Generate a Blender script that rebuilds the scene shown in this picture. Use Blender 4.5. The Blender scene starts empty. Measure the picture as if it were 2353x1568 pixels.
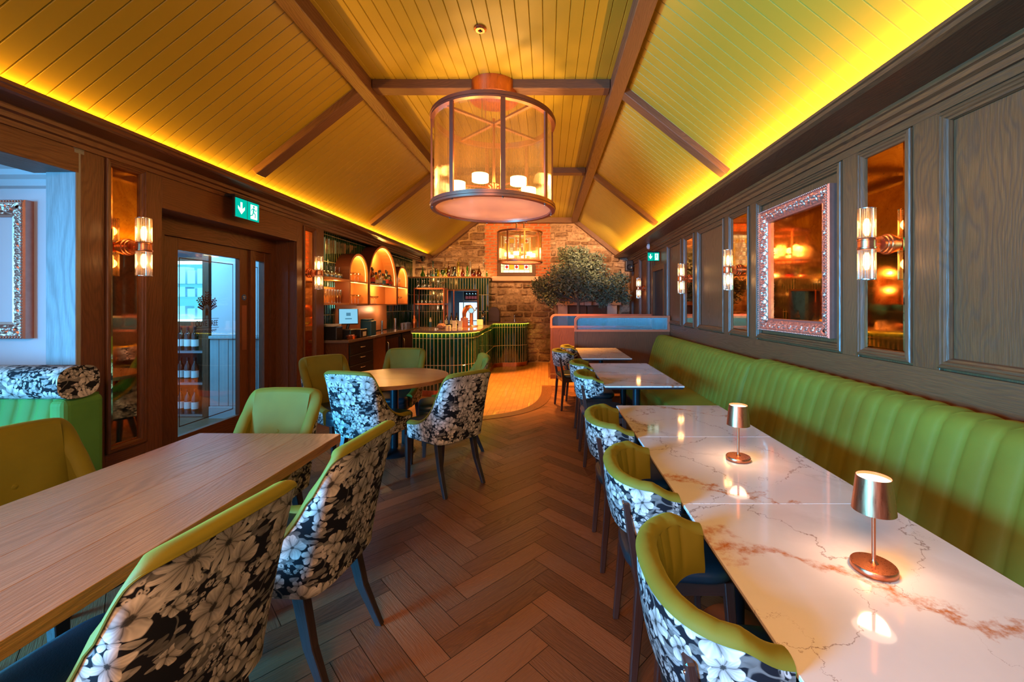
import bpy, math, random
from mathutils import Vector, Matrix, noise
PI = math.pi
R = math.radians
random.seed(7)
SC = bpy.context.scene
COL = SC.collection

# ------------------------------------------------------------------ camera
F = 945.0
EYE = 1.47
cam_d = bpy.data.cameras.new('camera')
cam = bpy.data.objects.new('camera', cam_d); COL.objects.link(cam)
cam.location = (0, 0, EYE); cam.rotation_euler = (R(90), 0, 0)
cam_d.sensor_width = 36; cam_d.lens = 36 * F / 2353
cam_d.shift_x = -81.5 / 2353; cam_d.shift_y = -86 / 2353
cam_d.clip_start = 0.02; cam_d.clip_end = 100
SC.camera = cam

# ------------------------------------------------------------------ colour management, world
vs = SC.view_settings
vs.view_transform = 'Standard'; vs.look = 'None'; vs.gamma = 1.0
vs.use_curve_mapping = False
vs.exposure = 0.0
w = bpy.data.worlds.new('world'); SC.world = w; w.use_nodes = True
w.node_tree.nodes['Background'].inputs[0].default_value = (0.16, 0.34, 0.6, 1)
w.node_tree.nodes['Background'].inputs[1].default_value = 0.3
SC.cycles.max_bounces = 8
SC.cycles.transparent_max_bounces = 24
SC.cycles.caustics_reflective = False
SC.cycles.caustics_refractive = False
SC.cycles.sample_clamp_indirect = 4.0
SC.cycles.use_denoising = True
SC.cycles.adaptive_threshold = 0.02

def area(name, loc, size, power, color, direction, spread=180):
    l = bpy.data.lights.new(name, 'AREA'); l.shape = 'RECTANGLE'
    l.size, l.size_y = size; l.energy = power; l.color = color; l.spread = R(spread)
    o = bpy.data.objects.new(name, l); COL.objects.link(o); o.location = loc
    o.rotation_euler = Vector(direction).to_track_quat('-Z', 'Y').to_euler()
    return o

def point(name, loc, power, color, radius=0.04, parent=None):
    l = bpy.data.lights.new(name, 'POINT'); l.energy = power; l.color = color; l.shadow_soft_size = radius
    o = bpy.data.objects.new(name, l); COL.objects.link(o); o.location = loc
    if parent: o.parent = parent
    return o

def spot(name, loc, power, color, direction, angle, blend=0.5, radius=0.05, parent=None):
    l = bpy.data.lights.new(name, 'SPOT'); l.energy = power; l.color = color; l.shadow_soft_size = radius
    l.spot_size = R(angle); l.spot_blend = blend
    o = bpy.data.objects.new(name, l); COL.objects.link(o); o.location = loc
    o.rotation_euler = Vector(direction).to_track_quat('-Z', 'Y').to_euler()
    if parent: o.parent = parent
    return o

# daylight through the side-room windows and door
DAY = (0.16, 0.56, 1.0)
area('side_window_daylight', (-6.7, -0.6, 1.5), (4.0, 1.8), 150, DAY, (1, 0.22, -0.05))
area('side_door_daylight', (-5.3, -1.9, 1.45), (2.2, 1.9), 700, (0.05, 0.47, 1.0), (1, 0.58, -0.06), 84)
area('rear_fill', (-1.0, -2.75, 1.7), (4.5, 1.6), 50, (1.0, 0.70, 0.66), (0.05, 1, -0.05))  # added unseen fill behind the camera, in place of window light
area('rear_warm_fill', (-0.5, -0.9, 2.7), (0.9, 0.9), 110, (1.0, 0.50, 0.22), (0.05, 0.5, -1))  # added unseen warm fill behind the camera; no lantern hangs there
# amber LED strips lying in the two ceiling coves
AMB = (1.0, 0.44, 0.025)
area('cove_led_left', (-2.93, 3.7, 2.632), (12.4, 0.03), 215, AMB, (0.55, 0, 1)).rotation_euler = (0, R(24), R(90))
area('cove_led_right', (1.74, 3.7, 2.632), (12.4, 0.03), 175, AMB, (-0.55, 0, 1))
for nm, sx in (('cove_led_left', 1), ('cove_led_right', -1)):
    o = bpy.data.objects[nm]
    z = Vector((-0.42 * sx, 0, -1)).normalized()          # local +Z points away from the light's aim
    x = Vector((0, 1, 0)); y = z.cross(x)
    o.rotation_euler = Matrix((x, y, z)).transposed().to_euler()
# blue-white light of the lobby behind the glass door
area('lobby_ceiling_light', (-4.9, 4.6, 2.45), (1.6, 1.8), 150, (0.15, 0.58, 1.0), (0, 0.15, -1))
area('store_room_light', (-2.0, 11.2, 2.3), (0.8, 0.5), 16, (0.35, 0.75, 1.0), (0, 0, -1))
# added warm spots over the bar floor and towards the gable, no fittings there
spot('bar_floor_fill', (-0.05, 7.15, 3.4), 2300, (1, 0.37, 0.06), (-0.12, 0.16, -1), 88, 1.0, 0.08)
spot('bar_floor_fill_2', (-0.6, 5.9, 3.4), 420, (1, 0.42, 0.08), (0.0, 0.05, -1), 50, 0.9, 0.08)
spot('gable_spot', (-0.5, 7.9, 3.3), 430, (1, 0.52, 0.20), (0.05, 1, -0.22), 110, 0.8, 0.1)
spot('gable_spot_2', (1.0, 8.2, 2.9), 260, (1, 0.60, 0.32), (0.05, 1, -0.35), 90, 0.8, 0.1)

# ------------------------------------------------------------------ node helpers
class NT:
    def __init__(s, name):
        s.m = bpy.data.materials.new(name); s.m.use_nodes = True
        s.t = s.m.node_tree; s.t.nodes.clear()
        s.out = s.t.nodes.new('ShaderNodeOutputMaterial')
    def n(s, typ, ins=None, **props):
        nd = s.t.nodes.new('ShaderNode' + typ)
        for k, v in props.items(): setattr(nd, k, v)
        for k, v in (ins or {}).items():
            sk = nd.inputs[k]
            if isinstance(v, bpy.types.NodeSocket): s.t.links.new(v, sk)
            elif isinstance(v, (tuple, list)) and len(v) == 3 and sk.type == 'RGBA': sk.default_value = (*v, 1)
            else: sk.default_value = v
        return nd
    def math(s, op, a, b=0.0, c=None, clamp=False):
        ins = {0: a, 1: b}
        if c is not None: ins[2] = c
        return s.n('Math', ins, operation=op, use_clamp=clamp).outputs[0]
    def mix(s, f, a, b):
        nd = s.n('Mix', None, data_type='RGBA')
        for i, v in ((0, f), (6, a), (7, b)):
            sk = nd.inputs[i]
            if isinstance(v, bpy.types.NodeSocket): s.t.links.new(v, sk)
            elif i == 0: sk.default_value = v
            else: sk.default_value = (*v, 1)
        return nd.outputs[2]
    def ramp(s, f, stops):
        nd = s.n('ValToRGB', {0: f}); cr = nd.color_ramp
        while len(cr.elements) < len(stops): cr.elements.new(0.5)
        for e, (p, c) in zip(cr.elements, stops):
            e.position = p; e.color = (*c, 1) if not isinstance(c, (int, float)) else (c, c, c, 1)
        return nd.outputs[0]
    def uv(s, scale=(1, 1, 1), loc=(0, 0, 0), rot=(0, 0, 0), src='UV'):
        tc = s.n('TexCoord').outputs[src]
        return s.n('Mapping', {0: tc, 1: loc, 2: rot, 3: scale}).outputs[0]
    def noise(s, vec, scale, detail=4, rough=0.55, dist=0.0):
        return s.n('TexNoise', {'Vector': vec, 'Scale': scale, 'Detail': detail, 'Roughness': rough, 'Distortion': dist}).outputs[0]
    def bump(s, h, strength=0.3, dist=0.01):
        return s.n('Bump', {'Height': h, 'Strength': strength, 'Distance': dist}).outputs[0]
    def bsdf(s, **ins):
        b = s.n('BsdfPrincipled')
        for k, v in ins.items():
            sk = b.inputs[k.replace('_', ' ')]
            if isinstance(v, bpy.types.NodeSocket): s.t.links.new(v, sk)
            elif isinstance(v, (tuple, list)) and len(v) == 3 and sk.type == 'RGBA': sk.default_value = (*v, 1)
            else: sk.default_value = v
        return b.outputs[0]
    def end(s, sh):
        s.t.links.new(sh, s.out.inputs[0]); return s.m

def plain(name, col, rough=0.5, metal=0.0, spec=0.5, var=0.12, scale=6, bump=0.0, coat=0.0, sheen=0.0):
    t = NT(name)
    n = t.noise(t.uv(src='Object'), scale, 4)
    c = t.mix(n, tuple(x * (1 - var) for x in col), tuple(min(1, x * (1 + var)) for x in col))
    ins = dict(Base_Color=c, Roughness=rough, Metallic=metal, Specular_IOR_Level=spec, Coat_Weight=coat, Sheen_Weight=sheen)
    if bump: ins['Normal'] = t.bump(t.noise(t.uv(src='Object'), scale * 12, 3), bump, 0.003)
    return t.end(t.bsdf(**ins))

def emit(name, col, s):
    t = NT(name)
    return t.end(t.n('Emission', {0: col, 1: s}).outputs[0])

def wood(name, dark, mid, light, rough=0.45, ring=9.0, pore=1.0, coat=0.0, var=0.5, bump=0.25):
    """oak: UV in metres, u along the grain"""
    t = NT(name)
    uv = t.uv()
    wob = t.noise(t.uv(scale=(0.9, 3.2, 1)), 1.0, 3, 0.5)
    sep = t.n('SeparateXYZ', {0: uv})
    v = t.math('MULTIPLY', sep.outputs[1], ring)
    ph = t.math('ADD', v, t.math('MULTIPLY', wob, 0.42 * ring))
    rings = t.math('MULTIPLY', t.math('ADD', t.math('SINE', t.math('MULTIPLY', ph, 6.283)), 1.0), 0.5)
    rings = t.math('POWER', rings, 2.2)
    fine = t.noise(t.uv(scale=(7, 190, 1)), 1.0, 3, 0.65)
    pores = t.ramp(fine, [(0.42, 0.0), (0.62, 1.0)])
    tone = t.noise(t.uv(scale=(0.12, 0.5, 1)), 1.0, 1)
    patch = t.ramp(t.noise(t.uv(scale=(1.3, 6, 1)), 1.0, 2), [(0.35, 0.25), (0.65, 1.0)])
    c = t.mix(t.math('MULTIPLY', t.math('MULTIPLY', rings, patch), 0.6), mid, dark)
    c = t.mix(t.math('MULTIPLY', t.math('SUBTRACT', 1.0, pores), 0.55 * pore), c, dark)
    tf = t.ramp(tone, [(0.3, 0.0), (0.7, 1.0)])
    c = t.mix(t.math('MULTIPLY', tf, var), c, light)
    h = t.math('ADD', t.math('MULTIPLY', pores, 0.6), t.math('MULTIPLY', rings, -0.3))
    rr = t.math('MULTIPLY_ADD', rings, 0.12, rough)
    return t.end(t.bsdf(Base_Color=c, Roughness=rr, Specular_IOR_Level=0.45, Coat_Weight=coat, Coat_Roughness=0.25,
                        Normal=t.bump(h, bump, 0.002)))

def floral(name, bg=(0.008, 0.008, 0.011), light=(0.66, 0.58, 0.51), mid=(0.17, 0.155, 0.14), scale=1.0):
    """printed botanical cloth: large and small petalled flowers, leaves and stems on near-black"""
    t = NT(name)
    base = t.uv(scale=(scale, scale, 1))
    def warped(amp, sc):
        w_ = t.n('TexNoise', {'Vector': base, 'Scale': sc, 'Detail': 2.5}).outputs[1]
        w_ = t.n('VectorMath', {0: w_, 1: (0.5, 0.5, 0.5)}, operation='SUBTRACT').outputs[0]
        w_ = t.n('VectorMath', {0: w_, 'Scale': amp}, operation='SCALE').outputs[0]
        return t.n('VectorMath', {0: base, 1: w_}, operation='ADD').outputs[0]
    pA, pB = warped(0.075, 8.0), warped(0.05, 14.0)
    def cell(p_, sx, sy, off, rz=0.0, rndm=1.0):
        mp = t.n('Mapping', {0: p_, 1: off, 2: (0, 0, rz), 3: (sx, sy, 0)}).outputs[0]
        vo = t.n('TexVoronoi', {'Vector': mp, 'Scale': 1.0, 'Randomness': rndm}, voronoi_dimensions='2D', feature='F1')
        d = t.n('VectorMath', {0: mp, 1: vo.outputs['Position']}, operation='SUBTRACT').outputs[0]
        s_ = t.n('SeparateXYZ', {0: d})
        rnd = t.n('SeparateColor', {0: vo.outputs['Color']})
        return vo.outputs['Distance'], t.math('ARCTAN2', s_.outputs[1], s_.outputs[0]), rnd
    def flowers(p_, sc, petals, r0, off, keep, sharp=0.55, amp=0.5):
        dist, ang, rnd = cell(p_, sc, sc, off, 0.0, 0.9)
        ang = t.math('ADD', ang, t.math('MULTIPLY', rnd.outputs[0], 6.28))
        pet = t.math('ABSOLUTE', t.math('SINE', t.math('MULTIPLY', ang, petals / 2.0)))
        rad = t.math('MULTIPLY_ADD', t.math('POWER', pet, sharp), amp, 1 - amp)
        q = t.math('DIVIDE', dist, t.math('MULTIPLY', rad, r0))
        m_ = t.ramp(q, [(0.94, 1.0), (1.0, 0.0)])
        m_ = t.math('MULTIPLY', m_, t.math('GREATER_THAN', rnd.outputs[1], 1 - keep))
        crease = t.math('POWER', pet, 0.5)
        body = t.math('MULTIPLY', crease, t.math('MULTIPLY_ADD', q, 0.75, 0.35, clamp=True))
        veins_ = t.math('MULTIPLY_ADD', t.math('SINE', t.math('MULTIPLY', ang, petals * 4.0)), 0.10, 0.92)
        core = t.ramp(q, [(0.13, 0.1), (0.20, 1.0)])
        return m_, t.math('MULTIPLY', t.math('MULTIPLY', body, veins_), core, clamp=True)
    def leaves(p_, sc, asp, thr, off, rz, keep):
        dist, ang, rnd = cell(p_, sc, sc * asp, off, rz)
        q = t.math('DIVIDE', dist, t.math('MULTIPLY_ADD', rnd.outputs[2], 0.22, thr))
        m_ = t.math('MULTIPLY', t.ramp(q, [(0.9, 1.0), (0.98, 0.0)]), t.math('GREATER_THAN', rnd.outputs[1], 1 - keep))
        rib_ = t.math('MULTIPLY_ADD', t.math('ABSOLUTE', t.math('SINE', ang)), 0.5, 0.5)
        return m_, t.math('MULTIPLY', rib_, t.math('MULTIPLY_ADD', rnd.outputs[0], 0.75, 0.25))
    col = bg
    # thin stems
    sn = t.math('ABSOLUTE', t.math('SUBTRACT', t.noise(pA, 7.0, 1), 0.5))
    col = t.mix(t.ramp(sn, [(0.006, 0.8), (0.012, 0.0)]), col, mid)
    for p_, sc, asp, th, off, rz, kp in ((pB, 17, 2.6, 0.24, (3.1, 7.7, 0), 0.6, 0.5), (pA, 12, 2.4, 0.26, (9.3, 2.2, 0), -0.9, 0.5), (pB, 21, 2.2, 0.24, (5.3, 1.2, 0), 1.9, 0.45)):
        m_, s_ = leaves(p_, sc, asp, th, off, rz, kp)
        col = t.mix(m_, col, t.mix(s_, tuple(x * 0.25 for x in mid), tuple(x * 1.9 for x in mid)))
    # peacock-eye dots
    dist, ang, rnd = cell(pB, 46, 46, (2.2, 6.1, 0), 0, 0.8)
    gate = t.ramp(t.noise(base, 5.5, 1), [(0.55, 0.0), (0.57, 1.0)])
    ring_ = t.ramp(dist, [(0.10, 0.1), (0.13, 1.0), (0.30, 0.7), (0.36, 0.0)])
    col = t.mix(t.math('MULTIPLY', ring_, gate), col, tuple(x * 0.75 for x in light))
    for p_, sc, pe, r0, off, kp, sh in ((pB, 17.0, 5, 0.47, (1.7, 4.2, 0), 0.34, 0.6), (pA, 11.5, 6, 0.49, (8.7, 0.2, 0), 0.34, 0.8), (pA, 6.6, 13, 0.50, (0.4, 0.9, 0), 0.34, 1.1), (pB, 9.0, 5, 0.48, (4.4, 3.3, 0), 0.28, 0.45)):
        m_, s_ = flowers(p_, sc, pe, r0, off, kp, sh)
        col = t.mix(m_, col, t.mix(s_, tuple(x * 0.10 for x in mid), light))
    weave = t.noise(t.uv(scale=(1, 1, 1)), 900, 1)
    return t.end(t.bsdf(Base_Color=col, Roughness=0.8, Specular_IOR_Level=0.15, Normal=t.bump(weave, 0.15, 0.001)))

def velvet(name, col, hi):
    t = NT(name)
    n = t.noise(t.uv(src='Object'), 5, 3)
    lw = t.n('LayerWeight', {0: 0.4}).outputs[1]
    c = t.mix(t.math('MULTIPLY', n, 0.6), col, hi)
    fine = t.noise(t.uv(src='Object'), 260, 2)
    return t.end(t.bsdf(Base_Color=c, Roughness=0.72, Sheen_Weight=0.55, Sheen_Roughness=0.4, Sheen_Tint=hi,
                        Specular_IOR_Level=0.25, Normal=t.bump(fine, 0.2, 0.001)))

def marble(name):
    t = NT(name)
    p = t.uv(src='Object')
    p = t.uv(scale=(1, 1, 1))
    base = t.mix(t.noise(p, 2.6, 5, 0.6, 0.6), (0.56, 0.50, 0.46), (0.72, 0.66, 0.62))
    sp = t.n('SeparateXYZ', {0: p})
    def vein(ang, freq, off, dsc, damp, wd, nsc=3.0):
        ca, sa = math.cos(ang) * freq, math.sin(ang) * freq
        lin = t.math('ADD', t.math('MULTIPLY', sp.outputs[0], ca), t.math('MULTIPLY_ADD', sp.outputs[1], sa, off))
        nz = t.noise(t.uv(loc=(off * 3.1, off * 1.7, 0)), dsc, 7, 0.62)
        q = t.math('FRACT', t.math('ADD', lin, t.math('MULTIPLY', nz, damp)))
        a_ = t.math('ABSOLUTE', t.math('SUBTRACT', q, 0.5))
        ws = t.ramp(t.noise(t.uv(loc=(off * 7.7, off * 5.1, 0)), nsc, 3), [(0.36, 0.08), (0.60, 1.0)])
        r_ = t.math('DIVIDE', a_, t.math('MULTIPLY', ws, wd * freq))
        return t.ramp(r_, [(0.0, 1.0), (0.35, 0.75), (1.0, 0.0)])
    big = vein(1.0, 1.15, 0.31, 3.0, 0.75, 0.042, 2.2)
    big2 = vein(-0.45, 0.8, 0.77, 3.4, 0.8, 0.026, 2.6)
    rough_ = t.ramp(t.noise(p, 26, 4, 0.7), [(0.38, 0.15), (0.60, 1.0)])
    fine = vein(0.35, 2.6, 1.3, 3.6, 1.3, 0.0055, 3.0)
    fine2 = vein(2.2, 2.2, 2.6, 2.6, 1.2, 0.0055, 3.0)
    soft = vein(0.8, 1.4, 4.1, 2.2, 0.9, 0.10, 2.0)
    c = t.mix(t.math('MULTIPLY', soft, 0.28), base, (0.40, 0.33, 0.30))
    c = t.mix(t.math('MULTIPLY', t.math('MAXIMUM', fine, fine2), 0.7), c, (0.16, 0.08, 0.05))
    c = t.mix(t.math('MULTIPLY', big2, rough_), c, (0.26, 0.13, 0.07))
    c = t.mix(t.math('MULTIPLY', big, rough_), c, (0.42, 0.13, 0.025))
    return t.end(t.bsdf(Base_Color=c, Roughness=0.07, Specular_IOR_Level=0.5, Coat_Weight=0.3, Coat_Roughness=0.04))

def ribbed(name, tint, gloss=0.16, trans=0.22, tcol=(1, 0.75, 0.5), rough=0.12, pitch=0.014, dark=0.62):
    """thin fluted glass: clear, glossy and partly milky along its ribs"""
    t = NT(name)
    sx_ = t.n('SeparateXYZ', {0: t.uv()}).outputs[0]
    st = t.math('MULTIPLY_ADD', t.math('SINE', t.math('MULTIPLY', sx_, 6.2832 / pitch)), 0.5, 0.5)
    tcl = t.mix(t.math('POWER', st, 1.5), tint, tuple(x * dark for x in tint))
    tr = t.n('BsdfTransparent', {0: tcl}).outputs[0]
    gl = t.n('BsdfGlossy', {0: (1, 1, 1), 1: rough}).outputs[0]
    tl = t.n('BsdfTranslucent', {0: tcol}).outputs[0]
    a = t.n('MixShader', {0: trans, 1: tr, 2: tl}).outputs[0]
    lw = t.n('LayerWeight', {0: 0.55}).outputs[1]
    f = t.math('MULTIPLY_ADD', lw, 0.5, gloss, clamp=True)
    return t.end(t.n('MixShader', {0: f, 1: a, 2: gl}).outputs[0])

def glassy(name, tint, gloss=0.10, rough=0.02):
    t = NT(name)
    tr = t.n('BsdfTransparent', {0: tint}).outputs[0]
    gl = t.n('BsdfGlossy', {0: (1, 1, 1), 1: rough}).outputs[0]
    fc = t.n('LayerWeight', {0: 0.5}).outputs[1]
    fr = t.math('MULTIPLY_ADD', t.math('POWER', fc, 4.0), 0.8, gloss, clamp=True)
    return t.end(t.n('MixShader', {0: fr, 1: tr, 2: gl}).outputs[0])

def frosted(name):
    t = NT(name)
    a = t.n('BsdfTranslucent', {0: (1.0, 0.74, 0.66)}).outputs[0]
    b = t.bsdf(Base_Color=(0.85, 0.60, 0.56), Roughness=0.15, Coat_Weight=0.4)
    return t.end(t.n('MixShader', {0: 0.5, 1: a, 2: b}).outputs[0])

def antique_mirror(name):
    t = NT(name)
    p = t.uv(src='Object')
    n = t.noise(p, 3.2, 6, 0.7, 0.8)
    blot = t.ramp(n, [(0.40, 0.0), (0.66, 1.0)])
    sp = t.ramp(t.noise(p, 40, 3, 0.7), [(0.62, 0.0), (0.72, 1.0)])
    c = t.mix(blot, (0.95, 0.50, 0.17), (0.50, 0.20, 0.05))
    c = t.mix(t.math('MULTIPLY', sp, 0.6), c, (0.16, 0.06, 0.02))
    r = t.math('MULTIPLY_ADD', blot, 0.07, 0.02)
    return t.end(t.bsdf(Base_Color=c, Metallic=1.0, Roughness=r))

def brushed(name, col, rough=0.3):
    t = NT(name)
    n = t.noise(t.uv(src='Object', scale=(30, 30, 1)), 6, 3)
    r = t.math('MULTIPLY_ADD', n, 0.25, rough - 0.12)
    return t.end(t.bsdf(Base_Color=t.mix(n, tuple(x * 0.8 for x in col), col), Metallic=1.0, Roughness=r))

MT = dict(
    oak=wood('dark_oak', (0.034, 0.010, 0.003), (0.135, 0.042, 0.013), (0.175, 0.060, 0.022), 0.42, ring=44, coat=0.05, var=0.35),
    oak_beam=wood('beam_oak', (0.05, 0.021, 0.010), (0.14, 0.060, 0.028), (0.18, 0.085, 0.045), 0.5, ring=40, var=0.3),
    plank=wood('floor_oak', (0.030, 0.011, 0.005), (0.125, 0.044, 0.016), (0.23, 0.088, 0.035), 0.38, ring=52, coat=0.12, var=0.85, bump=0.5),
    tabletop=wood('table_oak', (0.12, 0.050, 0.022), (0.38, 0.165, 0.07), (0.48, 0.23, 0.105), 0.33, ring=42, coat=0.18, var=0.5),
    legwood=wood('leg_wood', (0.010, 0.006, 0.006), (0.026, 0.014, 0.013), (0.035, 0.02, 0.018), 0.35, coat=0.2),
    mahog=wood('chair_wood', (0.016, 0.007, 0.006), (0.045, 0.018, 0.014), (0.06, 0.026, 0.02), 0.3, coat=0.3),
    ceil=plain('ceiling_green_paint', (0.36, 0.255, 0.02), 0.42, var=0.04, scale=2, coat=0.0),
    grout=plain('pale_gold_grout', (0.72, 0.62, 0.42), 0.7),
    tile=plain('green_glazed_tile', (0.005, 0.040, 0.026), 0.09, var=0.5, scale=9, coat=0.5),
    velvet=velvet('green_velvet', (0.105, 0.088, 0.006), (0.235, 0.195, 0.014)),
    velvet2=velvet('emerald_velvet', (0.05, 0.15, 0.025), (0.12, 0.30, 0.05)),
    leather=plain('teal_leather', (0.007, 0.020, 0.028), 0.38, var=0.3, scale=20, bump=0.15),
    floral=floral('floral_print'),
    marble=marble('veined_marble'),
    copper=brushed('brushed_copper', (0.66, 0.24, 0.12), 0.30),
    rose=plain('rose_copper_paint', (0.66, 0.30, 0.22), 0.34, metal=0.85, var=0.15, scale=25),
    bronze=plain('dark_copper', (0.36, 0.16, 0.11), 0.35, metal=0.85),
    copper_ply=plain('copper_panel', (0.74, 0.32, 0.12), 0.36, metal=0.3, var=0.15, scale=3),
    terracotta=plain('copper_painted_rail', (0.55, 0.16, 0.08), 0.35, metal=0.3),
    chrome=plain('steel', (0.62, 0.62, 0.65), 0.2, metal=1.0),
    black=plain('black_plastic', (0.012, 0.012, 0.016), 0.35),
    blackmetal=plain('black_metal', (0.018, 0.018, 0.022), 0.32, metal=0.6),
    mirror=antique_mirror('antique_copper_mirror'),
    pend_glass=ribbed('pendant_ribbed_glass', (1.0, 0.88, 0.70), 0.07, 0.045, (1, 0.62, 0.26), dark=0.5),
    sconce_glass=ribbed('sconce_ribbed_glass', (1.0, 0.90, 0.78), 0.10, 0.16, (1, 0.75, 0.45), pitch=0.0118, dark=0.3),
    reed=ribbed('reeded_glass', (0.40, 0.46, 0.50), 0.05, 0.22, (0.14, 0.19, 0.22), 0.2, pitch=0.006),
    frost=frosted('frosted_diffuser'),
    pane=glassy('door_glass', (0.93, 0.97, 1.0), 0.05),
    clear=glassy('clear_glassware', (0.90, 0.92, 0.92), 0.20, 0.03),
    gl_green=glassy('green_glass', (0.14, 0.60, 0.16), 0.14), gl_dkgreen=glassy('dark_green_glass', (0.08, 0.32, 0.12), 0.14),
    gl_red=glassy('deep_red_glass', (0.38, 0.02, 0.03), 0.12), gl_aqua=glassy('aqua_glass', (0.35, 0.72, 0.68), 0.16),
    gl_lime=glassy('lime_glass', (0.80, 0.85, 0.10), 0.12), gl_blue=glassy('blue_glass', (0.06, 0.09, 0.16), 0.16),
    gl_amber=glassy('amber_glass', (0.62, 0.28, 0.06), 0.14), gl_smoke=glassy('smoked_glass', (0.2, 0.2, 0.22), 0.18),
    white=plain('white_plaster', (0.58, 0.53, 0.54), 0.8, var=0.03),
    cloth_white=plain('white_paper', (0.8, 0.78, 0.76), 0.7, var=0.03),
    sandstone=plain('dressed_sandstone', (0.66, 0.46, 0.36), 0.85, var=0.2, scale=7, bump=0.6),
    mortar=plain('lime_mortar', (0.34, 0.22, 0.14), 0.95, var=0.3, scale=9, bump=0.8),
    leaf=plain('olive_leaf', (0.075, 0.10, 0.055), 0.5, var=0.6, scale=30, sheen=0.2),
    bark=plain('olive_bark', (0.10, 0.07, 0.05), 0.85, var=0.4, scale=20, bump=0.7),
    steelcounter=plain('counter_stone', (0.20, 0.15, 0.15), 0.12, var=0.2, scale=20, coat=0.3),
    bulb=emit('bulb_glow', (1.0, 0.60, 0.24), 13.0),
    bulb_hot=emit('pendant_bulb_glow', (1.0, 0.66, 0.28), 14.0),
    lampglow=emit('lamp_diffuser_glow', (1.0, 0.66, 0.45), 4.0),
    led_y=emit('bar_led', (0.80, 0.75, 0.05), 2.6),
    led_w=emit('warm_led', (1.0, 0.55, 0.14), 4.0),
    sign_g=emit('exit_sign_green', (0.0, 0.42, 0.30), 1.3), sign_w=emit('exit_sign_white', (0.75, 1.0, 0.92), 1.6),
    screen=emit('till_screen', (0.25, 0.62, 0.85), 1.0), screen_d=emit('till_screen_mark', (0.10, 0.30, 0.45), 0.8),
    cool=emit('fridge_glow', (0.12, 0.75, 0.95), 1.3), cool2=emit('fridge_strip', (0.5, 0.95, 1.0), 3.0),
    blue_sign=plain('blue_sign_plate', (0.02, 0.10, 0.40), 0.5),
    blue_box=plain('blue_plastic', (0.02, 0.10, 0.24), 0.4),
    green_label=plain('label_paper', (0.75, 0.76, 0.74), 0.7), red_paper=plain('red_label', (0.5, 0.05, 0.04), 0.6),
)
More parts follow.
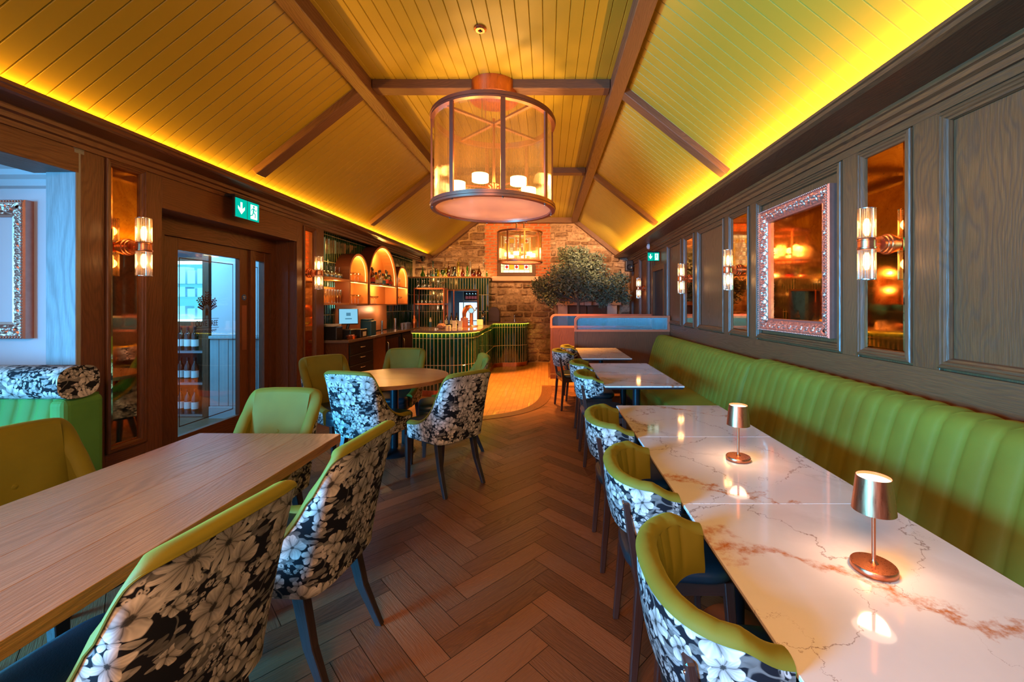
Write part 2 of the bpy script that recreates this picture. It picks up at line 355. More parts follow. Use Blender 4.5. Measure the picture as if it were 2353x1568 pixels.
# ------------------------------------------------------------------ mesh helpers
class MB:
    def __init__(s): s.v = []; s.f = []; s.uv = []; s.mi = []; s.sm = []
    def quad(s, pts, uvs=None, mi=0, smooth=False):
        b = len(s.v); s.v += [tuple(p) for p in pts]; s.f.append(tuple(range(b, b + len(pts))))
        s.uv.append(uvs or [(p[0], p[1]) for p in pts]); s.mi.append(mi); s.sm.append(smooth)
    def box(s, c, d, rot=None, grain=None, mi=0, org=None):
        """box of size d centred on c; rot = Matrix applied about org (or the centre)"""
        hx, hy, hz = d[0] / 2, d[1] / 2, d[2] / 2
        g = grain if grain is not None else max(range(3), key=lambda i: d[i])
        ou, ov = random.uniform(0, 40), random.uniform(0, 40)
        cc = [(-hx, -hy, -hz), (hx, -hy, -hz), (hx, hy, -hz), (-hx, hy, -hz), (-hx, -hy, hz), (hx, -hy, hz), (hx, hy, hz), (-hx, hy, hz)]
        fs = [(0, 3, 2, 1), (4, 5, 6, 7), (0, 1, 5, 4), (1, 2, 6, 5), (2, 3, 7, 6), (3, 0, 4, 7)]
        na = [2, 2, 1, 0, 1, 0]
        b = len(s.v)
        for p in cc:
            q = Vector(p)
            if rot is not None: q = rot @ q
            s.v.append((q[0] + c[0], q[1] + c[1], q[2] + c[2]))
        for f, n in zip(fs, na):
            ax = [a for a in (0, 1, 2) if a != n]
            if g in ax: a, o = g, [x for x in ax if x != g][0]
            else: a, o = ax
            s.f.append(tuple(b + i for i in f))
            s.uv.append([(cc[i][a] + ou, cc[i][o] + ov + n * 0.37) for i in f]); s.mi.append(mi); s.sm.append(False)
    def bx(s, x0, x1, y0, y1, z0, z1, **k):
        s.box(((x0 + x1) / 2, (y0 + y1) / 2, (z0 + z1) / 2), (abs(x1 - x0), abs(y1 - y0), abs(z1 - z0)), **k)
    def grid(s, fn, nu, nv, uvf=None, mi=0, smooth=True, flip=False, closeu=False):
        """fn(i/nu, j/nv) -> point"""
        b = len(s.v)
        P = [[Vector(fn(i / nu, j / nv)) for j in range(nv + 1)] for i in range(nu + 1)]
        for r in P:
            for p in r: s.v.append(tuple(p))
        U = [[(uvf(i / nu, j / nv) if uvf else (i / nu, j / nv)) for j in range(nv + 1)] for i in range(nu + 1)]
        W = nv + 1
        for i in range(nu):
            for j in range(nv):
                q = [(i, j), (i + 1, j), (i + 1, j + 1), (i, j + 1)]
                if flip: q.reverse()
                s.f.append(tuple(b + a * W + c for a, c in q)); s.uv.append([U[a][c] for a, c in q])
                s.mi.append(mi); s.sm.append(smooth)
    def lathe(s, prof, c=(0, 0, 0), seg=24, axis='z', mi=0, rot=None, smooth=True, rib=0, ribd=0.0):
        """profile [(r, z)...] revolved; rib/ribd flute the wall"""
        b = len(s.v); n = len(prof)
        for k in range(seg):
            a = 2 * PI * k / seg
            m = 1.0
            for r, z in prof:
                rr = r + (ribd * (0.5 + 0.5 * math.cos(a * rib)) if rib else 0)
                p = Vector((rr * math.cos(a), rr * math.sin(a), z))
                if axis == 'x': p = Vector((p.z, p.x, p.y))
                if axis == 'y': p = Vector((p.x, p.z, p.y))
                if rot is not None: p = rot @ p
                s.v.append((p[0] + c[0], p[1] + c[1], p[2] + c[2]))
        tot = 0; L = [0]
        for i in range(n - 1):
            tot += math.hypot(prof[i + 1][0] - prof[i][0], prof[i + 1][1] - prof[i][1]); L.append(tot)
        rm = max(p[0] for p in prof)
        for k in range(seg):
            k2 = (k + 1) % seg
            for i in range(n - 1):
                if prof[i][0] < 1e-6 and prof[i + 1][0] < 1e-6: continue
                ids = [b + k * n + i, b + k2 * n + i, b + k2 * n + i + 1, b + k * n + i + 1]
                if axis == 'y': ids.reverse()
                u0, u1 = 2 * PI * rm * k / seg, 2 * PI * rm * (k + 1) / seg
                uu = [(u0, L[i]), (u1, L[i]), (u1, L[i + 1]), (u0, L[i + 1])]
                s.f.append(tuple(ids)); s.uv.append(uu); s.mi.append(mi); s.sm.append(smooth)
    def tube(s, pts, r, seg=8, mi=0, cap=True, smooth=True):
        pts = [Vector(p) for p in pts]; n = len(pts)
        rr = r if isinstance(r, (list, tuple)) else [r] * n
        b = len(s.v); up = None; rings = []
        for i, p in enumerate(pts):
            t = (pts[min(i + 1, n - 1)] - pts[max(i - 1, 0)]).normalized()
            if up is None:
                up = Vector((0, 0, 1)) if abs(t.z) < 0.9 else Vector((1, 0, 0))
            side = t.cross(up).normalized(); up = side.cross(t).normalized()
            for k in range(seg):
                a = 2 * PI * k / seg
                q = p + (side * math.cos(a) + up * math.sin(a)) * rr[i]
                s.v.append(tuple(q))
        d = 0
        for i in range(n - 1):
            dl = (pts[i + 1] - pts[i]).length
            for k in range(seg):
                k2 = (k + 1) % seg
                s.f.append((b + i * seg + k, b + i * seg + k2, b + (i + 1) * seg + k2, b + (i + 1) * seg + k))
                w0, w1 = k * 2 * PI * rr[i] / seg, (k + 1) * 2 * PI * rr[i] / seg
                s.uv.append([(d, w0), (d, w1), (d + dl, w1), (d + dl, w0)]); s.mi.append(mi); s.sm.append(smooth)
            d += dl
        if cap:
            s.f.append(tuple(b + k for k in range(seg))[::-1]); s.uv.append([(0, 0)] * seg); s.mi.append(mi); s.sm.append(False)
            s.f.append(tuple(b + (n - 1) * seg + k for k in range(seg))); s.uv.append([(0, 0)] * seg); s.mi.append(mi); s.sm.append(False)
    def taper(s, p0, p1, d0, d1, mi=0, mid=None):
        """square bar from p0 to p1, widths d0=(wx,wy) to d1; mid = optional extra (point, widths)"""
        st = [(Vector(p0), d0)] + ([(Vector(mid[0]), mid[1])] if mid else []) + [(Vector(p1), d1)]
        b = len(s.v); ou = random.uniform(0, 30)
        for p, d in st:
            for sx, sy in ((-1, -1), (1, -1), (1, 1), (-1, 1)):
                s.v.append((p.x + sx * d[0] / 2, p.y + sy * d[1] / 2, p.z))
        up = st[-1][0].z > st[0][0].z
        for i in range(len(st) - 1):
            for k in range(4):
                k2 = (k + 1) % 4
                f = (b + i * 4 + k, b + i * 4 + k2, b + i * 4 + 4 + k2, b + i * 4 + 4 + k)
                z0, z1 = st[i][0].z, st[i + 1][0].z
                uu = [(z0 + ou, k * 0.1), (z0 + ou, k * 0.1 + 0.04), (z1 + ou, k * 0.1 + 0.04), (z1 + ou, k * 0.1)]
                if not up: f = f[::-1]; uu = uu[::-1]
                s.f.append(f); s.uv.append(uu); s.mi.append(mi); s.sm.append(False)
        e = b + (len(st) - 1) * 4
        for f in ((b + 3, b + 2, b + 1, b), (e, e + 1, e + 2, e + 3)):
            s.f.append(f if up else f[::-1]); s.uv.append([(0, 0)] * 4); s.mi.append(mi); s.sm.append(False)
    def prism(s, poly, z0, z1, mi=0, M=None, smooth=False):
        """polygon [(x, y)] extruded z0..z1 (counter-clockwise), M = transform"""
        M = M or Matrix.Identity(4); n = len(poly)
        b = len(s.v)
        for z in (z0, z1):
            for x, y in poly: s.v.append(tuple(M @ Vector((x, y, z))))
        ou = random.uniform(0, 20)
        s.f.append(tuple(b + i for i in range(n))[::-1]); s.uv.append([(p[0] + ou, p[1]) for p in poly][::-1]); s.mi.append(mi); s.sm.append(False)
        s.f.append(tuple(b + n + i for i in range(n))); s.uv.append([(p[0] + ou, p[1]) for p in poly]); s.mi.append(mi); s.sm.append(False)
        d = 0
        for i in range(n):
            j = (i + 1) % n; dl = math.hypot(poly[j][0] - poly[i][0], poly[j][1] - poly[i][1])
            s.f.append((b + i, b + j, b + n + j, b + n + i)); s.uv.append([(d, z0), (d + dl, z0), (d + dl, z1), (d, z1)])
            d += dl; s.mi.append(mi); s.sm.append(smooth)
    def rings(s, rects, mp, mi=0, close=True):
        """concentric rectangles [(a0,a1,b0,b1,h)...] joined by mitred faces; mp(a,b,h) -> xyz"""
        ou = random.uniform(0, 30); v = 0
        for r0, r1 in zip(rects[:-1], rects[1:]):
            c0 = [(r0[0], r0[2]), (r0[1], r0[2]), (r0[1], r0[3]), (r0[0], r0[3])]
            c1 = [(r1[0], r1[2]), (r1[1], r1[2]), (r1[1], r1[3]), (r1[0], r1[3])]
            dv = math.hypot(r1[0] - r0[0], r1[4] - r0[4])
            for k in range(4):
                j = (k + 1) % 4; al = 0 if k % 2 == 0 else 1
                q = [(c0[k], r0[4]), (c0[j], r0[4]), (c1[j], r1[4]), (c1[k], r1[4])]
                s.quad([mp(p[0], p[1], h) for p, h in q],
                       [(q[0][0][al] + ou + k * 3, v), (q[1][0][al] + ou + k * 3, v), (q[2][0][al] + ou + k * 3, v + dv), (q[3][0][al] + ou + k * 3, v + dv)], mi)
            v += dv
    def build(s, name, mats, parent=None, bevel=0, sub=0, loc=None, merge=False, segs=1, fixn=False):
        me = bpy.data.meshes.new(name)
        me.from_pydata(s.v, [], s.f)
        ul = me.uv_layers.new(name='UVMap')
        flat = [c for f in s.uv for p in f for c in (p[0], p[1])]
        ul.data.foreach_set('uv', flat)
        if not isinstance(mats, (list, tuple)): mats = [mats]
        for m in mats: me.materials.append(MT[m] if isinstance(m, str) else m)
        me.polygons.foreach_set('material_index', s.mi); me.polygons.foreach_set('use_smooth', s.sm)
        if merge or fixn:
            import bmesh
            bm = bmesh.new(); bm.from_mesh(me)
            if merge: bmesh.ops.remove_doubles(bm, verts=bm.verts, dist=1e-5)
            if fixn: bmesh.ops.recalc_face_normals(bm, faces=bm.faces)
            bm.to_mesh(me); bm.free()
        me.update()
        if any(s.sm) and name not in ('carved_relief', 'reeded_glass', 'ribbed_drum', 'backrest', 'back_cover', 'seat', 'bolster'): me.set_sharp_from_angle(angle=R(38))
        o = bpy.data.objects.new(name, me); COL.objects.link(o)
        if parent: o.parent = parent
        if loc: o.location = loc
        if bevel:
            b = o.modifiers.new('bevel', 'BEVEL'); b.width = bevel; b.segments = segs; b.limit_method = 'ANGLE'; b.angle_limit = R(50)
        if sub:
            m = o.modifiers.new('sub', 'SUBSURF'); m.levels = sub; m.render_levels = sub
        return o

def tag(o, label=None, cat=None, group=None, kind=None):
    if label: o['label'] = label
    if cat: o['category'] = cat
    if group: o['group'] = group
    if kind: o['kind'] = kind
    return o
def thing(name, label, cat, loc=(0, 0, 0), rz=0.0, group=None):
    o = bpy.data.objects.new(name, None); COL.objects.link(o); o.empty_display_size = 0.1
    o.location = loc; o.rotation_euler = (0, 0, rz)
    return tag(o, label, cat, group)
def dup(root, loc, rz=None, label=None, group=None):
    r = root.copy(); COL.objects.link(r); r.location = loc
    if rz is not None: r.rotation_euler = (0, 0, rz)
    if label: r['label'] = label
    if group: r['group'] = group
    for ch in list(root.children):
        c = ch.copy(); COL.objects.link(c); c.parent = r
        for g in list(ch.children):
            d = g.copy(); COL.objects.link(d); d.parent = c
    return r
def struct(o): o['kind'] = 'structure'; return o
def sstep(a, b, x):
    t = min(1, max(0, (x - a) / (b - a))); return t * t * (3 - 2 * t)

# ------------------------------------------------------------------ the setting
MT['pilaster'] = wood('lightened_oak', (0.12, 0.12, 0.12), (0.26, 0.27, 0.27), (0.32, 0.33, 0.34), 0.5, ring=14, var=0.4)  # oak lightened in its colour so the pilaster reads as blue-lit
XL, XR, YB = -3.12, 2.05, 10.3         # left wall face, right wall face, stone gable
XC = -0.535                            # ridge line
ZF, ZS, ZLIP = 3.60, 2.60, 2.65        # flat ceiling, cornice soffit, lip of the cove
HF = 1.20                              # half width of the flat ceiling
LIPL, LIPR = -2.85, 1.66
Y0 = -2.9

# floor: herringbone planks, one mesh; a plain screed plane lies under the joints
m = MB()
PW, PL = 0.1205, 0.575
c45 = math.sqrt(0.5)
def hb(px, py): return ((px + py) * c45 * -1, (px - py) * c45)
def plank(x0, y0, lx, ly):
    g = 0.0014
    pts = [(x0 + g, y0 + g), (x0 + lx - g, y0 + g), (x0 + lx - g, y0 + ly - g), (x0 + g, y0 + ly - g)]
    ou, ov = random.uniform(0, 60), random.uniform(0, 60)
    w_ = []
    for p in pts:
        # rotate 45 degrees: (1,1) runs along world Y, (1,-1) along world X
        w_.append(((p[0] - p[1]) * c45 - 0.40, (p[0] + p[1]) * c45 + 1.703, 0.0))
    cx = sum(p[0] for p in w_) / 4; cy = sum(p[1] for p in w_) / 4
    if cx < -6.9 or cx > 2.4 or cy < -3.1 or cy > 10.5: return
    if cx < -3.4 and cy > 3.0: return
    if lx > ly: uv = [(ou, ov), (ou + lx, ov), (ou + lx, ov + ly), (ou, ov + ly)]
    else: uv = [(ou, ov), (ou, ov + lx), (ou + ly, ov + lx), (ou + ly, ov)]
    m.quad(w_, uv)
for i in range(-140, 160):
    for j in range(-14, 12):
        bx_, by_ = i * PW + j * PL, i * PW - j * PL
        plank(bx_, by_, PL, PW)
        plank(bx_ + PL, by_ + PW - PL, PW, PL)
fl = m.build('floor', 'plank'); struct(fl)
m = MB(); m.bx(-7.2, 2.6, -3.2, 12.6, -0.06, -0.003); m.build('screed', plain('dark_joint', (0.012, 0.006, 0.004), 0.8), fl)
m = MB(); m.bx(-6.8, -3.33, 3.02, 7.5, -0.002, 0.002, grain=0); m.build('lobby_floor', 'plank', fl)

# tiled floor around the bar with its dark border band
def arcpts():
    pts = [(-3.2, 5.15), (-1.9, 5.18), (-1.25, 5.24), (-0.85, 5.36), (-0.55, 5.52), (-0.33, 5.75), (-0.20, 6.05), (-0.13, 6.40), (-0.10, 6.80), (-0.10, 7.25)]
    return pts
ap = arcpts()
# smooth with Catmull-Rom
def crom(P, n=6):
    out = []
    Q = [P[0]] + list(P) + [P[-1]]
    for i in range(1, len(Q) - 2):
        p0, p1, p2, p3 = [Vector((*Q[k], 0)) if len(Q[k]) == 2 else Vector(Q[k]) for k in range(i - 1, i + 3)]
        for k in range(n):
            t = k / n
            q = 0.5 * ((2 * p1) + (-p0 + p2) * t + (2 * p0 - 5 * p1 + 4 * p2 - p3) * t * t + (-p0 + 3 * p1 - 3 * p2 + p3) * t ** 3)
            out.append(tuple(q))
    last = P[-1]; out.append(tuple(last) if len(last) == 3 else (last[0], last[1], 0))
    return out
inner = [(p[0], p[1]) for p in crom(ap)]
t = NT('bar_floor_tile')
br = t.n('TexBrick', {'Vector': t.uv(), 'Color1': (0.42, 0.19, 0.075), 'Color2': (0.34, 0.15, 0.055), 'Mortar': (0.12, 0.05, 0.02), 'Scale': 1.0,
                      'Mortar Size': 0.0022, 'Brick Width': 0.16, 'Row Height': 0.075, 'Bias': 0.0})
MT['floortile'] = t.end(t.bsdf(Base_Color=br.outputs[0], Roughness=0.4, Coat_Weight=0.1, Normal=t.bump(br.outputs[1], -0.3, 0.002)))
m = MB()
poly = inner + [(2.04, 7.25), (2.04, YB - 0.02), (-3.2, YB - 0.02)]
m.prism(poly, 0.0, 0.004, 0)
bft = m.build('bar_tiles', 'floortile', fl)
me = bft.data                                  # turn the tile courses 20 degrees
for l in me.uv_layers[0].data:
    u, v = l.uv; a = R(90); l.uv = (u * math.cos(a) - v * math.sin(a), u * math.sin(a) + v * math.cos(a))
m = MB()
outer = []
for i, p in enumerate(inner):
    a = inner[max(0, i - 1)]; b = inner[min(len(inner) - 1, i + 1)]
    d = Vector((b[0] - a[0], b[1] - a[1])).normalized(); outer.append((p[0] + d.y * 0.17, p[1] - d.x * 0.17))
s_ = 0
for i in range(len(inner) - 1):
    dl = math.dist(inner[i], inner[i + 1])
    m.quad([(*outer[i], 0.0055), (*outer[i + 1], 0.0055), (*inner[i + 1], 0.0055), (*inner[i], 0.0055)], [(s_, 0), (s_ + dl, 0), (s_ + dl, 0.17), (s_, 0.17)]); s_ += dl
m.bx(-0.1, 2.04, 7.25, 7.37, 0.0, 0.0055)
m.bx(0.02, 0.20, 8.15, 10.1, 0.0, 0.0055); m.bx(0.20, 0.36, 8.15, 10.1, 0.0, 0.0050)
m.build('border_band', 'plank', fl)

# ceiling: boards with V-grooves; flat centre, two slopes
m = MB()
def boards(p0, along, across, n, wd, length, nrm, seg=1):
    """n boards of width wd laid side by side along 'across', each running 'along' for length"""
    p0, along, across, nrm = map(Vector, (p0, along, across, nrm)); g = 0.0048
    for i in range(n):
        a = p0 + across * (i * wd)
        prof = [(0, -g * 1.6), (g, 0), (wd - g, 0), (wd, -g * 1.6)]
        ou = random.uniform(0, 30)
        for (w0, h0), (w1, h1) in zip(prof[:-1], prof[1:]):
            q0 = a + across * w0 + nrm * h0; q1 = a + across * w1 + nrm * h1
            m.quad([q0, q0 + along * length, q1 + along * length, q1], [(ou, w0), (ou + length, w0), (ou + length, w1), (ou, w1)])
nflat = 24
boards((XC - HF, Y0, ZF), (0, 1, 0), (1, 0, 0), nflat, 2 * HF / nflat, YB - Y0 + 0.1, (0, 0, -1))
sl = R(38.5); sd = 1.55
for sx in (-1, 1):
    top = Vector((XC + sx * HF, Y0, ZF))
    dn = Vector((sx * math.cos(sl), 0, -math.sin(sl)))
    nrm = Vector((-sx * math.sin(sl), 0, -math.cos(sl)))
    nb = int((YB - Y0) / 0.1015) + 1
    boards(top, dn, (0, 1, 0), nb, 0.1015, sd, nrm)
# backing so no light leaks
for sx in (-1, 1):
    a = Vector((XC + sx * HF, 0, ZF + 0.02)); b = a + Vector((sx * math.cos(sl), 0, -math.sin(sl))) * (sd + 0.02)
    m.quad([(a.x, Y0, a.z), (a.x, YB + .1, a.z), (b.x, YB + .1, b.z), (b.x, Y0, b.z)])
m.bx(XC - HF, XC + HF, Y0, YB + 0.1, ZF + 0.02, ZF + 0.05)
ce = struct(m.build('ceiling', 'ceil'))

# beams
tn = [0]
def trim(mb, mat='oak_beam', bevel=0.004, parent=None):
    tn[0] += 1
    return struct(mb.build('trim_%d' % tn[0], mat, parent, bevel=bevel))
for sx in (-1, 1):                       # the two purlins along the flat ceiling's edges
    m = MB(); x = XC + sx * HF
    m.bx(x - 0.065, x + 0.065, Y0, YB - 0.12, ZF - 0.13, ZF + 0.04); trim(m)
for yb in (1.45, 3.97, 6.5):
    m = MB(); m.bx(XC - HF + 0.07, XC + HF - 0.07, yb - 0.07, yb + 0.07, ZF - 0.085, ZF + 0.02); trim(m)
    for sx in (-1, 1):
        m = MB(); L = 1.33; rot = Matrix.Rotation(sx * sl, 3, 'Y')
        mid = Vector((XC + sx * HF, yb, ZF)) + Vector((sx * math.cos(sl), 0, -math.sin(sl))) * (L / 2 + 0.04)
        m.box(mid, (L, 0.13, 0.12), rot=rot, grain=0); trim(m)
# gable beams
m = MB(); m.bx(XC - HF - 0.06, XC + HF + 0.06, YB - 0.14, YB - 0.0, ZF - 0.13, ZF + 0.02); trim(m)
for sx in (-1, 1):
    m = MB(); L = 1.44; rot = Matrix.Rotation(sx * sl, 3, 'Y')
    mid = Vector((XC + sx * HF, YB - 0.07, ZF - 0.02)) + Vector((sx * math.cos(sl), 0, -math.sin(sl))) * (L / 2 + 0.02)
    m.box(mid, (L, 0.14, 0.17), rot=rot, grain=0); trim(m)

# cove cornices: lip, soffit and trough (profile swept along Y)
def sweep(mb, prof, y0, y1, flip=False, mi=0):
    v = 0; ou = random.uniform(0, 20)
    for (a, b) in zip(prof[:-1], prof[1:]):
        dl = math.dist(a, b)
        q = [(a[0], y0, a[1]), (a[0], y1, a[1]), (b[0], y1, b[1]), (b[0], y0, b[1])]
        u = [(y0 + ou, v), (y1 + ou, v), (y1 + ou, v + dl), (y0 + ou, v + dl)]
        if flip: q.reverse(); u.reverse()
        mb.quad(q, u, mi); v += dl
m = MB()
prof = [(XR + 0.05, 2.52), (XR - 0.02, 2.52), (XR - 0.03, 2.55), (XR - 0.055, 2.56), (XR - 0.06, 2.585), (XR - 0.075, 2.59), (XR - 0.08, 2.612), (LIPR + 0.05, 2.608), (LIPR + 0.02, 2.618), (LIPR + 0.012, 2.634), (LIPR, 2.638), (LIPR, ZLIP + 0.005), (LIPR + 0.02, ZLIP + 0.005), (LIPR + 0.025, 2.62), (XR + 0.05, 2.62)]
sweep(m, prof, Y0, YB); trim(m, 'oak', 0)
m = MB()
prof = [(XL - 0.02, 2.50), (XL + 0.015, 2.50), (XL + 0.02, 2.53), (XL + 0.045, 2.535), (XL + 0.05, 2.565), (XL + 0.075, 2.572), (XL + 0.08, 2.60), (LIPL - 0.04, 2.604), (LIPL - 0.02, 2.612), (LIPL - 0.012, 2.628), (LIPL, 2.634), (LIPL, ZLIP + 0.005), (LIPL - 0.02, ZLIP + 0.005), (LIPL - 0.025, 2.62), (XL - 0.2, 2.62)]
sweep(m, prof, Y0, YB, flip=True); trim(m, 'oak', 0)

def mpx(X, s):            # map (a=y, b=z, h=out from the wall) on a wall of constant X; s = +1 faces +X
    return lambda a, b, h: (X + s * h, a, b)
def mpy(Y, s=-1):
    return lambda a, b, h: (a, Y + s * h, b)
MOULD = [(0, 0), (0.0, 0.012), (0.006, 0.018), (0.018, 0.020), (0.022, 0.013), (0.034, 0.014), (0.040, 0.004), (0.05, 0.000), (0.055, -0.016)]
def mould(mb, a0, a1, b0, b1, mp, sc=1.0):
    mb.rings([(a0 + d * sc, a1 - d * sc, b0 + d * sc, b1 - d * sc, h) for d, h in MOULD], mp)

# right wall: (y0, y1, kind)  openings from far to near
wr = MB(); wr.bx(XR + 0.022, XR + 0.12, Y0, YB, 0, 3.0, grain=2)
wall_r = struct(wr.build('wall_right', 'oak'))
ops = [(-1.2, -0.30, 'p'), (0.05, 1.05, 'p'), (1.22, 2.15, 'p'), (2.31, 2.71, 'm'), (2.86, 4.02, 'f'), (4.17, 4.63, 'm'), (4.77, 5.60, 'p'), (5.74, 6.16, 'm'), (6.29, 7.02, 'p'),
       (8.05, 8.35, 'p'), (8.45, 9.1, 'p'), (9.2, 9.95, 'p')]
Z0, Z1 = 1.12, 2.47
m = MB(); prev = Y0
for a, b, k in ops + [(YB, YB, '')]:
    if prev < 7.2 - .1 and a > 7.9:
        m.bx(XR, XR + 0.03, prev, 7.15, Z0, Z1, grain=2); m.bx(XR, XR + 0.03, 7.95, a, Z0, Z1, grain=2)
    else: m.bx(XR, XR + 0.03, prev, a, Z0, Z1, grain=2)
    prev = b
m.build('stile', 'oak', wall_r, bevel=0.002)
m = MB(); m.bx(XR, XR + 0.03, Y0, YB, Z1, 2.62, grain=1); m.bx(XR, XR + 0.03, Y0, 7.15, 0.0, Z0, grain=1); m.bx(XR, XR + 0.03, 7.95, YB, 0.0, Z0, grain=1)
m.bx(XR, XR + 0.03, 7.15, 7.95, 2.16, 2.2, grain=1)
m.build('rail', 'oak', wall_r, bevel=0.002)
m = MB()
for a, b, k in ops:
    mould(m, a, b, Z0 + 0.015, Z1 - 0.01, mpx(XR, -1))
m.build('moulding', 'oak', wall_r)
# dark doorway at the far right
m = MB(); m.rings([(7.13, 7.97, -0.05, 2.16, 0.0), (7.13, 7.97, -0.05, 2.16, 0.03), (7.21, 7.89, -0.05, 2.08, 0.03), (7.21, 7.89, -0.05, 2.08, -0.02)], mpx(XR, -1))
d = struct(m.build('door_1', 'oak'))
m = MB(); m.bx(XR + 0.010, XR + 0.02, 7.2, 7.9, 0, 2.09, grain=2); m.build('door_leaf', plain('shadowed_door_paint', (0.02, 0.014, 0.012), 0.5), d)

# rear wall and side room shell (behind and beside the camera)
m = MB(); m.bx(-7.1, 2.3, Y0 - 0.1, Y0, 0, 3.8, grain=2); struct(m.build('wall_rear', 'oak'))
# left wall: wood-faced, from the pilaster at Y 2.74 to the bar
YP = 2.74
wl = MB()
wl.bx(XL - 0.19, XL - 0.03, YP + 0.01, 3.30, 0, 2.62, grain=2)
wl.bx(XL - 0.32, XL - 0.03, 3.30, 3.33, 0, 2.62, grain=2)
wl.bx(XL - 0.32, XL - 0.03, 5.12, 5.74, 0, 2.62, grain=2)
wl.bx(XL - 0.32, XL - 0.0, 3.33, 5.12, 2.245, 2.62, grain=1)
wall_l = struct(wl.build('wall_left', 'oak', bevel=0.002))
# above-cornice closers, both sides, and header over the opening to the side room
m = MB()
m.bx(XL - 0.30, XL, Y0, YP, 2.34, 2.62, grain=1)
trim(m, 'oak', 0.003)
# pilaster at the end of the wall, lit blue by the side windows
m = MB(); m.bx(XL - 0.20, XL - 0.001, YP - 0.02, YP + 0.012, 0, 2.50, grain=2)
pil = trim(m, 'pilaster', 0.003)
m = MB()
for k, (z, e) in enumerate(((2.47, 0.008), (2.495, 0.014), (2.52, 0.02), (2.545, 0.026))):
    m.bx(XL - 0.20 - e, XL + e * 0.3, YP - 0.02 - e, YP + 0.03, z, z + 0.024)
m.build('capital', 'pilaster', pil, bevel=0.003)
# left-wall stiles and mirror surrounds
def lwall_strip(y0, y1, m0, m1, zb, zt):
    m = MB()
    m.bx(XL - 0.03, XL, y0, m0, 0, 2.52, grain=2); m.bx(XL - 0.03, XL, m1, y1, 0, 2.52, grain=2)
    m.bx(XL - 0.03, XL, m0, m1, zt, 2.52, grain=1); m.bx(XL - 0.03, XL, m0, m1, 0.0, zb, grain=1)
    m.build('stile', 'oak', wall_l, bevel=0.002)
    m = MB(); mould(m, m0, m1, zb, zt, mpx(XL, 1), 0.8); m.build('moulding', 'oak', wall_l)
lwall_strip(YP + 0.01, 3.33, 2.90, 3.19, 0.40, 2.50)
lwall_strip(5.12, 5.74, 5.25, 5.53, 0.66, 2.47)
m = MB(); m.bx(XL - 0.31, XL - 0.10, 5.105, 5.12, 0, 2.245, grain=2); m.build('door_reveal', 'oak', wall_l)

# stone gable wall: rubble courses and a brick surround, every stone raised from the mortar bed
def stonemat(name, c1, c2, c3, bs=1.0):
    t = NT(name); p = t.uv()
    rnd = t.noise(t.uv(scale=(0.35, 0.35, 1)), 1.0, 0)
    n = t.noise(t.uv(scale=(1, 1, 1)), 14, 6, 0.7)
    big = t.noise(p, 4, 4)
    c = t.mix(t.ramp(rnd, [(0.35, 0.0), (0.65, 1.0)]), c1, c2)
    c = t.mix(t.ramp(n, [(0.45, 0.0), (0.75, 1.0)]), c, c3)
    h = t.math('ADD', t.math('MULTIPLY', big, 1.6), n)
    return t.end(t.bsdf(Base_Color=c, Roughness=0.9, Specular_IOR_Level=0.2, Normal=t.bump(h, 1.0 * bs, 0.03)))
MT['stone'] = stonemat('rubble_stone', (0.22, 0.125, 0.075), (0.55, 0.37, 0.25), (0.06, 0.035, 0.025))
MT['brick'] = stonemat('red_brick', (0.50, 0.13, 0.05), (0.62, 0.20, 0.08), (0.30, 0.08, 0.04), 0.4)
WX0, WX1, WZ0, WZ1 = -1.22, -0.33, 2.19, 3.24           # stained window opening
def inrect(x0, x1, z0, z1, r): return x1 > r[0] and x0 < r[1] and z1 > r[2] and z0 < r[3]
holes = [(WX0 - 0.02, WX1 + 0.02, WZ0 - 0.02, WZ1 + 0.02), (-2.46, -1.62, -0.1, 1.90), (0.18, 1.82, 0, 1.68)]
m = MB()
def stone(x0, x1, z0, z1, mi):
    for r in holes:
        if inrect(x0, x1, z0, z1, r):
            # trim against the hole
            opts = [(x0, min(x1, r[0]), z0, z1), (max(x0, r[1]), x1, z0, z1)]
            opts = [o for o in opts if o[1] - o[0] > 0.04]
            if not opts: return
            x0, x1, z0, z1 = max(opts, key=lambda o: o[1] - o[0])
    g = 0.008; h = random.uniform(0.018, 0.055) if mi == 0 else 0.012
    ou, ov = random.uniform(0, 90), random.uniform(0, 90)
    n = 5; W = x1 - x0 - 2 * g; H = z1 - z0 - 2 * g
    j = 0.018 if mi == 0 else 0.002
    cs = [(random.uniform(-j, j), random.uniform(-j, j)) for _ in range(4)]
    sd_ = random.uniform(0, 99)
    def fn(u, v):
        cx = (cs[0][0] * (1 - u) + cs[1][0] * u) * (1 - v) + (cs[3][0] * (1 - u) + cs[2][0] * u) * v
        cz = (cs[0][1] * (1 - u) + cs[1][1] * u) * (1 - v) + (cs[3][1] * (1 - u) + cs[2][1] * u) * v
        e = min(1, 5 * min(u, 1 - u, v, 1 - v))
        hh = (h * (e ** 0.5) * (1 + 0.5 * noise.noise(Vector((x0 + u * W, sd_, z0 + v * H)) * 12)))
        return (x0 + g + u * W + cx, YB - hh, z0 + g + v * H + cz)
    m.grid(fn, n, n, lambda u, v: (ou + u * W, ov + v * H), mi, True)
z = 0.0
